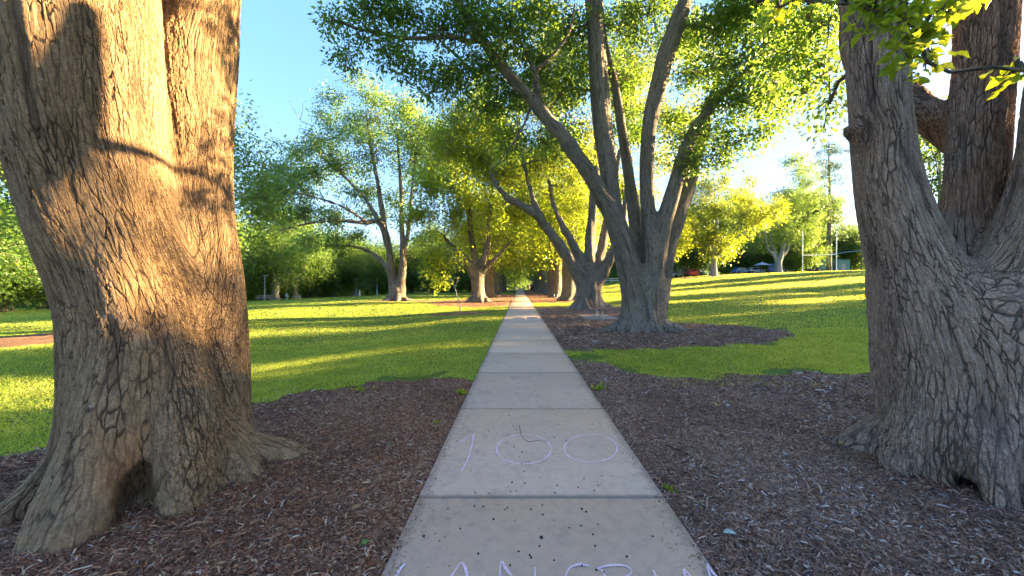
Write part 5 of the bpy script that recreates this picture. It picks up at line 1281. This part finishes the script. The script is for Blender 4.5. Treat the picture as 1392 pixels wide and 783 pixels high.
# gate at the path end
ga = empty('gate', (.2, 108, 0)); tag(ga, 'white gate across the far end of the path', 'gate')
for x in (-1.4, 1.4): f = MB(); f.box((x, 0, .7), (.18, .18, 1.5)); f.build('post', M['white'], ga)
f = MB()
for z in (.35, .7, 1.05): f.box((0, 0, z), (2.6, .05, .09))
for x in (-1.2, 0, 1.2): f.box((x, -.03, .7), (.08, .05, .85))
f.build('panel', M['white'], ga)
# picnic table at the left field edge
X = P(360, 0, 57)[0]; pt = empty('picnic_table', (X, 57, hz(X, 57)), .2); tag(pt, 'low weathered picnic table under the dark trees at the left field edge', 'table')
f = MB(); f.box((0, 0, .74), (1.9, .8, .06)); f.build('table_top', M['cream'], pt)
for s in (-.72, .72): f = MB(); f.box((0, s, .44), (1.9, .28, .05)); f.build('bench_seat', M['cream'], pt)
for s in (-.6, .6): f = MB(); f.box((s, 0, .36), (.1, .7, .7)); f.box((s, 0, .4), (.08, 1.5, .06)); f.build('leg', M['dark_steel'], pt)

def car(px, Y, rz, mat, label, hgt=1.45, L=4.3, kind='hatch'):
    X = (px - 706) / 490 * Y
    o = empty('parked_car', (X, Y, hz(X, Y) + .03), rz); tag(o, label, 'car', 'cars parked beyond the right field')
    if kind == 'van': prof = [(-L / 2, .35), (-L / 2, hgt * .95), (-L / 2 + .15, hgt), (L * .22, hgt), (L * .36, hgt * .62), (L * .48, hgt * .5), (L / 2, .4), (L / 2 - .1, .28), (-L / 2 + .1, .28)]
    else: prof = [(-L / 2, .4), (-L / 2 + .05, .85), (-L * .42, .95), (-L * .33, hgt - .05), (-L * .22, hgt), (L * .08, hgt), (L * .24, .93), (L * .44, .8), (L / 2, .6), (L / 2, .35), (L / 2 - .1, .26), (-L / 2 + .1, .26)]
    f = MB(); f.prism(prof, -.85, .85); f.build('body', mat, o, .06)
    f = MB()
    if kind == 'van': f.prism([(L * .02, hgt * .62), (L * .02, hgt * .9), (L * .21, hgt * .9), (L * .33, hgt * .62)], -.862, .862)
    else: f.prism([(-L * .36, .96), (-L * .30, hgt - .12), (-L * .2, hgt - .08), (L * .07, hgt - .08), (L * .2, .96)], -.862, .862)
    f.box((-L * .395, 0, 1.13), (.12, 1.3, .3), (0, .45, 0))
    f.build('window', M['glass'], o)
    for x in (-L * .31, L * .31):
        for s in (-.8, .8):
            f = MB(); f.tube([(x, s - .1, .32), (x, s + .1, .32)], .32, 16); f.build('wheel', M['tyre'], o)
    for s in (-.65, .65): f = MB(); f.box((-L / 2 + .02, s, .78), (.08, .25, .16)); f.build('tail_light', M['red'], o)
M['red'] = simple_mat('red_paint', (.50, .05, .03), .3, .5, var=.05); M['silver'] = simple_mat('silver_paint', (.45, .47, .5), .3, .6, var=.04); M['blue'] = simple_mat('blue_paint', (.12, .25, .5), .3, .5, var=.05); M['grey'] = simple_mat('grey_paint', (.15, .16, .18), .3, .5, var=.05)
car(908, 74, .15, M['silver'], 'silver car partly behind the many-stemmed tree')
car(926, 79, 1.2, M['white'], 'white van left of the small red car', 2.3, 4.8, 'van')
car(939, 72, 1.35, M['red'], 'small red car parked beside the dark trunk')
car(957, 86, .2, M['silver'], 'silver car right of the dark trunk, behind the pale pole')
car(966, 90, 1.3, M['grey'], 'dark grey car behind the bright yellow-green tree')
car(1008, 89, .1, M['blue'], 'pale blue-tinted car on the road left of the picnic shelter')
car(1026, 92, .1, M['white'], 'white car just left of the picnic shelter')
car(1050, 90, 1.0, M['blue'], 'blue van left of the pale multi-stemmed trunk', 2.2, 4.6, 'van')
car(1070, 96, .1, M['silver'], 'silver car right of the pale multi-stemmed trunk')

# small figure crouching at the left field edge
def person(px, Y, mat, hair, label):
    X = (px - 706) / 490 * Y; z = hz(X, Y)
    J = {'pelvis': (0, 0, .38, .17), 'waist': (.05, 0, .55, .145), 'chest': (.12, 0, .78, .165), 'neck': (.16, 0, .95, .06), 'head': (.18, 0, 1.06, .095), 'crown': (.18, 0, 1.15, .08),
         'kl': (.38, .13, .46, .075), 'al': (.12, .14, .09, .05), 'fl': (.30, .14, .04, .04), 'kr': (.38, -.13, .46, .075), 'ar': (.12, -.14, .09, .05), 'fr': (.30, -.14, .04, .04),
         'sl': (.12, .19, .86, .06), 'el': (.28, .22, .66, .045), 'hl': (.42, .12, .56, .03), 'sr': (.12, -.19, .86, .06), 'er': (.28, -.22, .66, .045), 'hr': (.42, -.12, .56, .03)}
    E = [('pelvis', 'waist'), ('waist', 'chest'), ('chest', 'neck'), ('neck', 'head'), ('head', 'crown'), ('pelvis', 'kl'), ('kl', 'al'), ('al', 'fl'), ('pelvis', 'kr'), ('kr', 'ar'), ('ar', 'fr'), ('chest', 'sl'), ('sl', 'el'), ('el', 'hl'), ('chest', 'sr'), ('sr', 'er'), ('er', 'hr')]
    k = list(J); me = bpy.data.meshes.new('person'); me.from_pydata([J[a][:3] for a in k], [(k.index(a), k.index(b)) for a, b in E], [])
    o = link('person', me); me.materials.append(mat)
    m = o.modifiers.new('skin', 'SKIN')
    for i, a in enumerate(k): me.skin_vertices[0].data[i].radius = (J[a][3], J[a][3])
    me.skin_vertices[0].data[0].use_root = True
    s = o.modifiers.new('smooth', 'SUBSURF'); s.levels = 1; s.render_levels = 2
    o.location = (X, Y, z); tag(o, label, 'person')
    h = MB(); h.tube([(.15, 0, 1.06), (.16, 0, 1.14), (.17, 0, 1.19)], [.105, .105, .05], 10); h.build('hair', hair, o, smooth=True)
M['cloth'] = simple_mat('pale_clothes', (.40, .44, .47), .9, .1)
M['hair'] = simple_mat('fair_hair', (.38, .33, .25), .8, .2)
person(388.5, 60, M['cloth'], M['hair'], 'person in pale clothes crouching right of the pale-stemmed tree')
print('total faces', sum(len(m.polygons) for m in bpy.data.meshes))
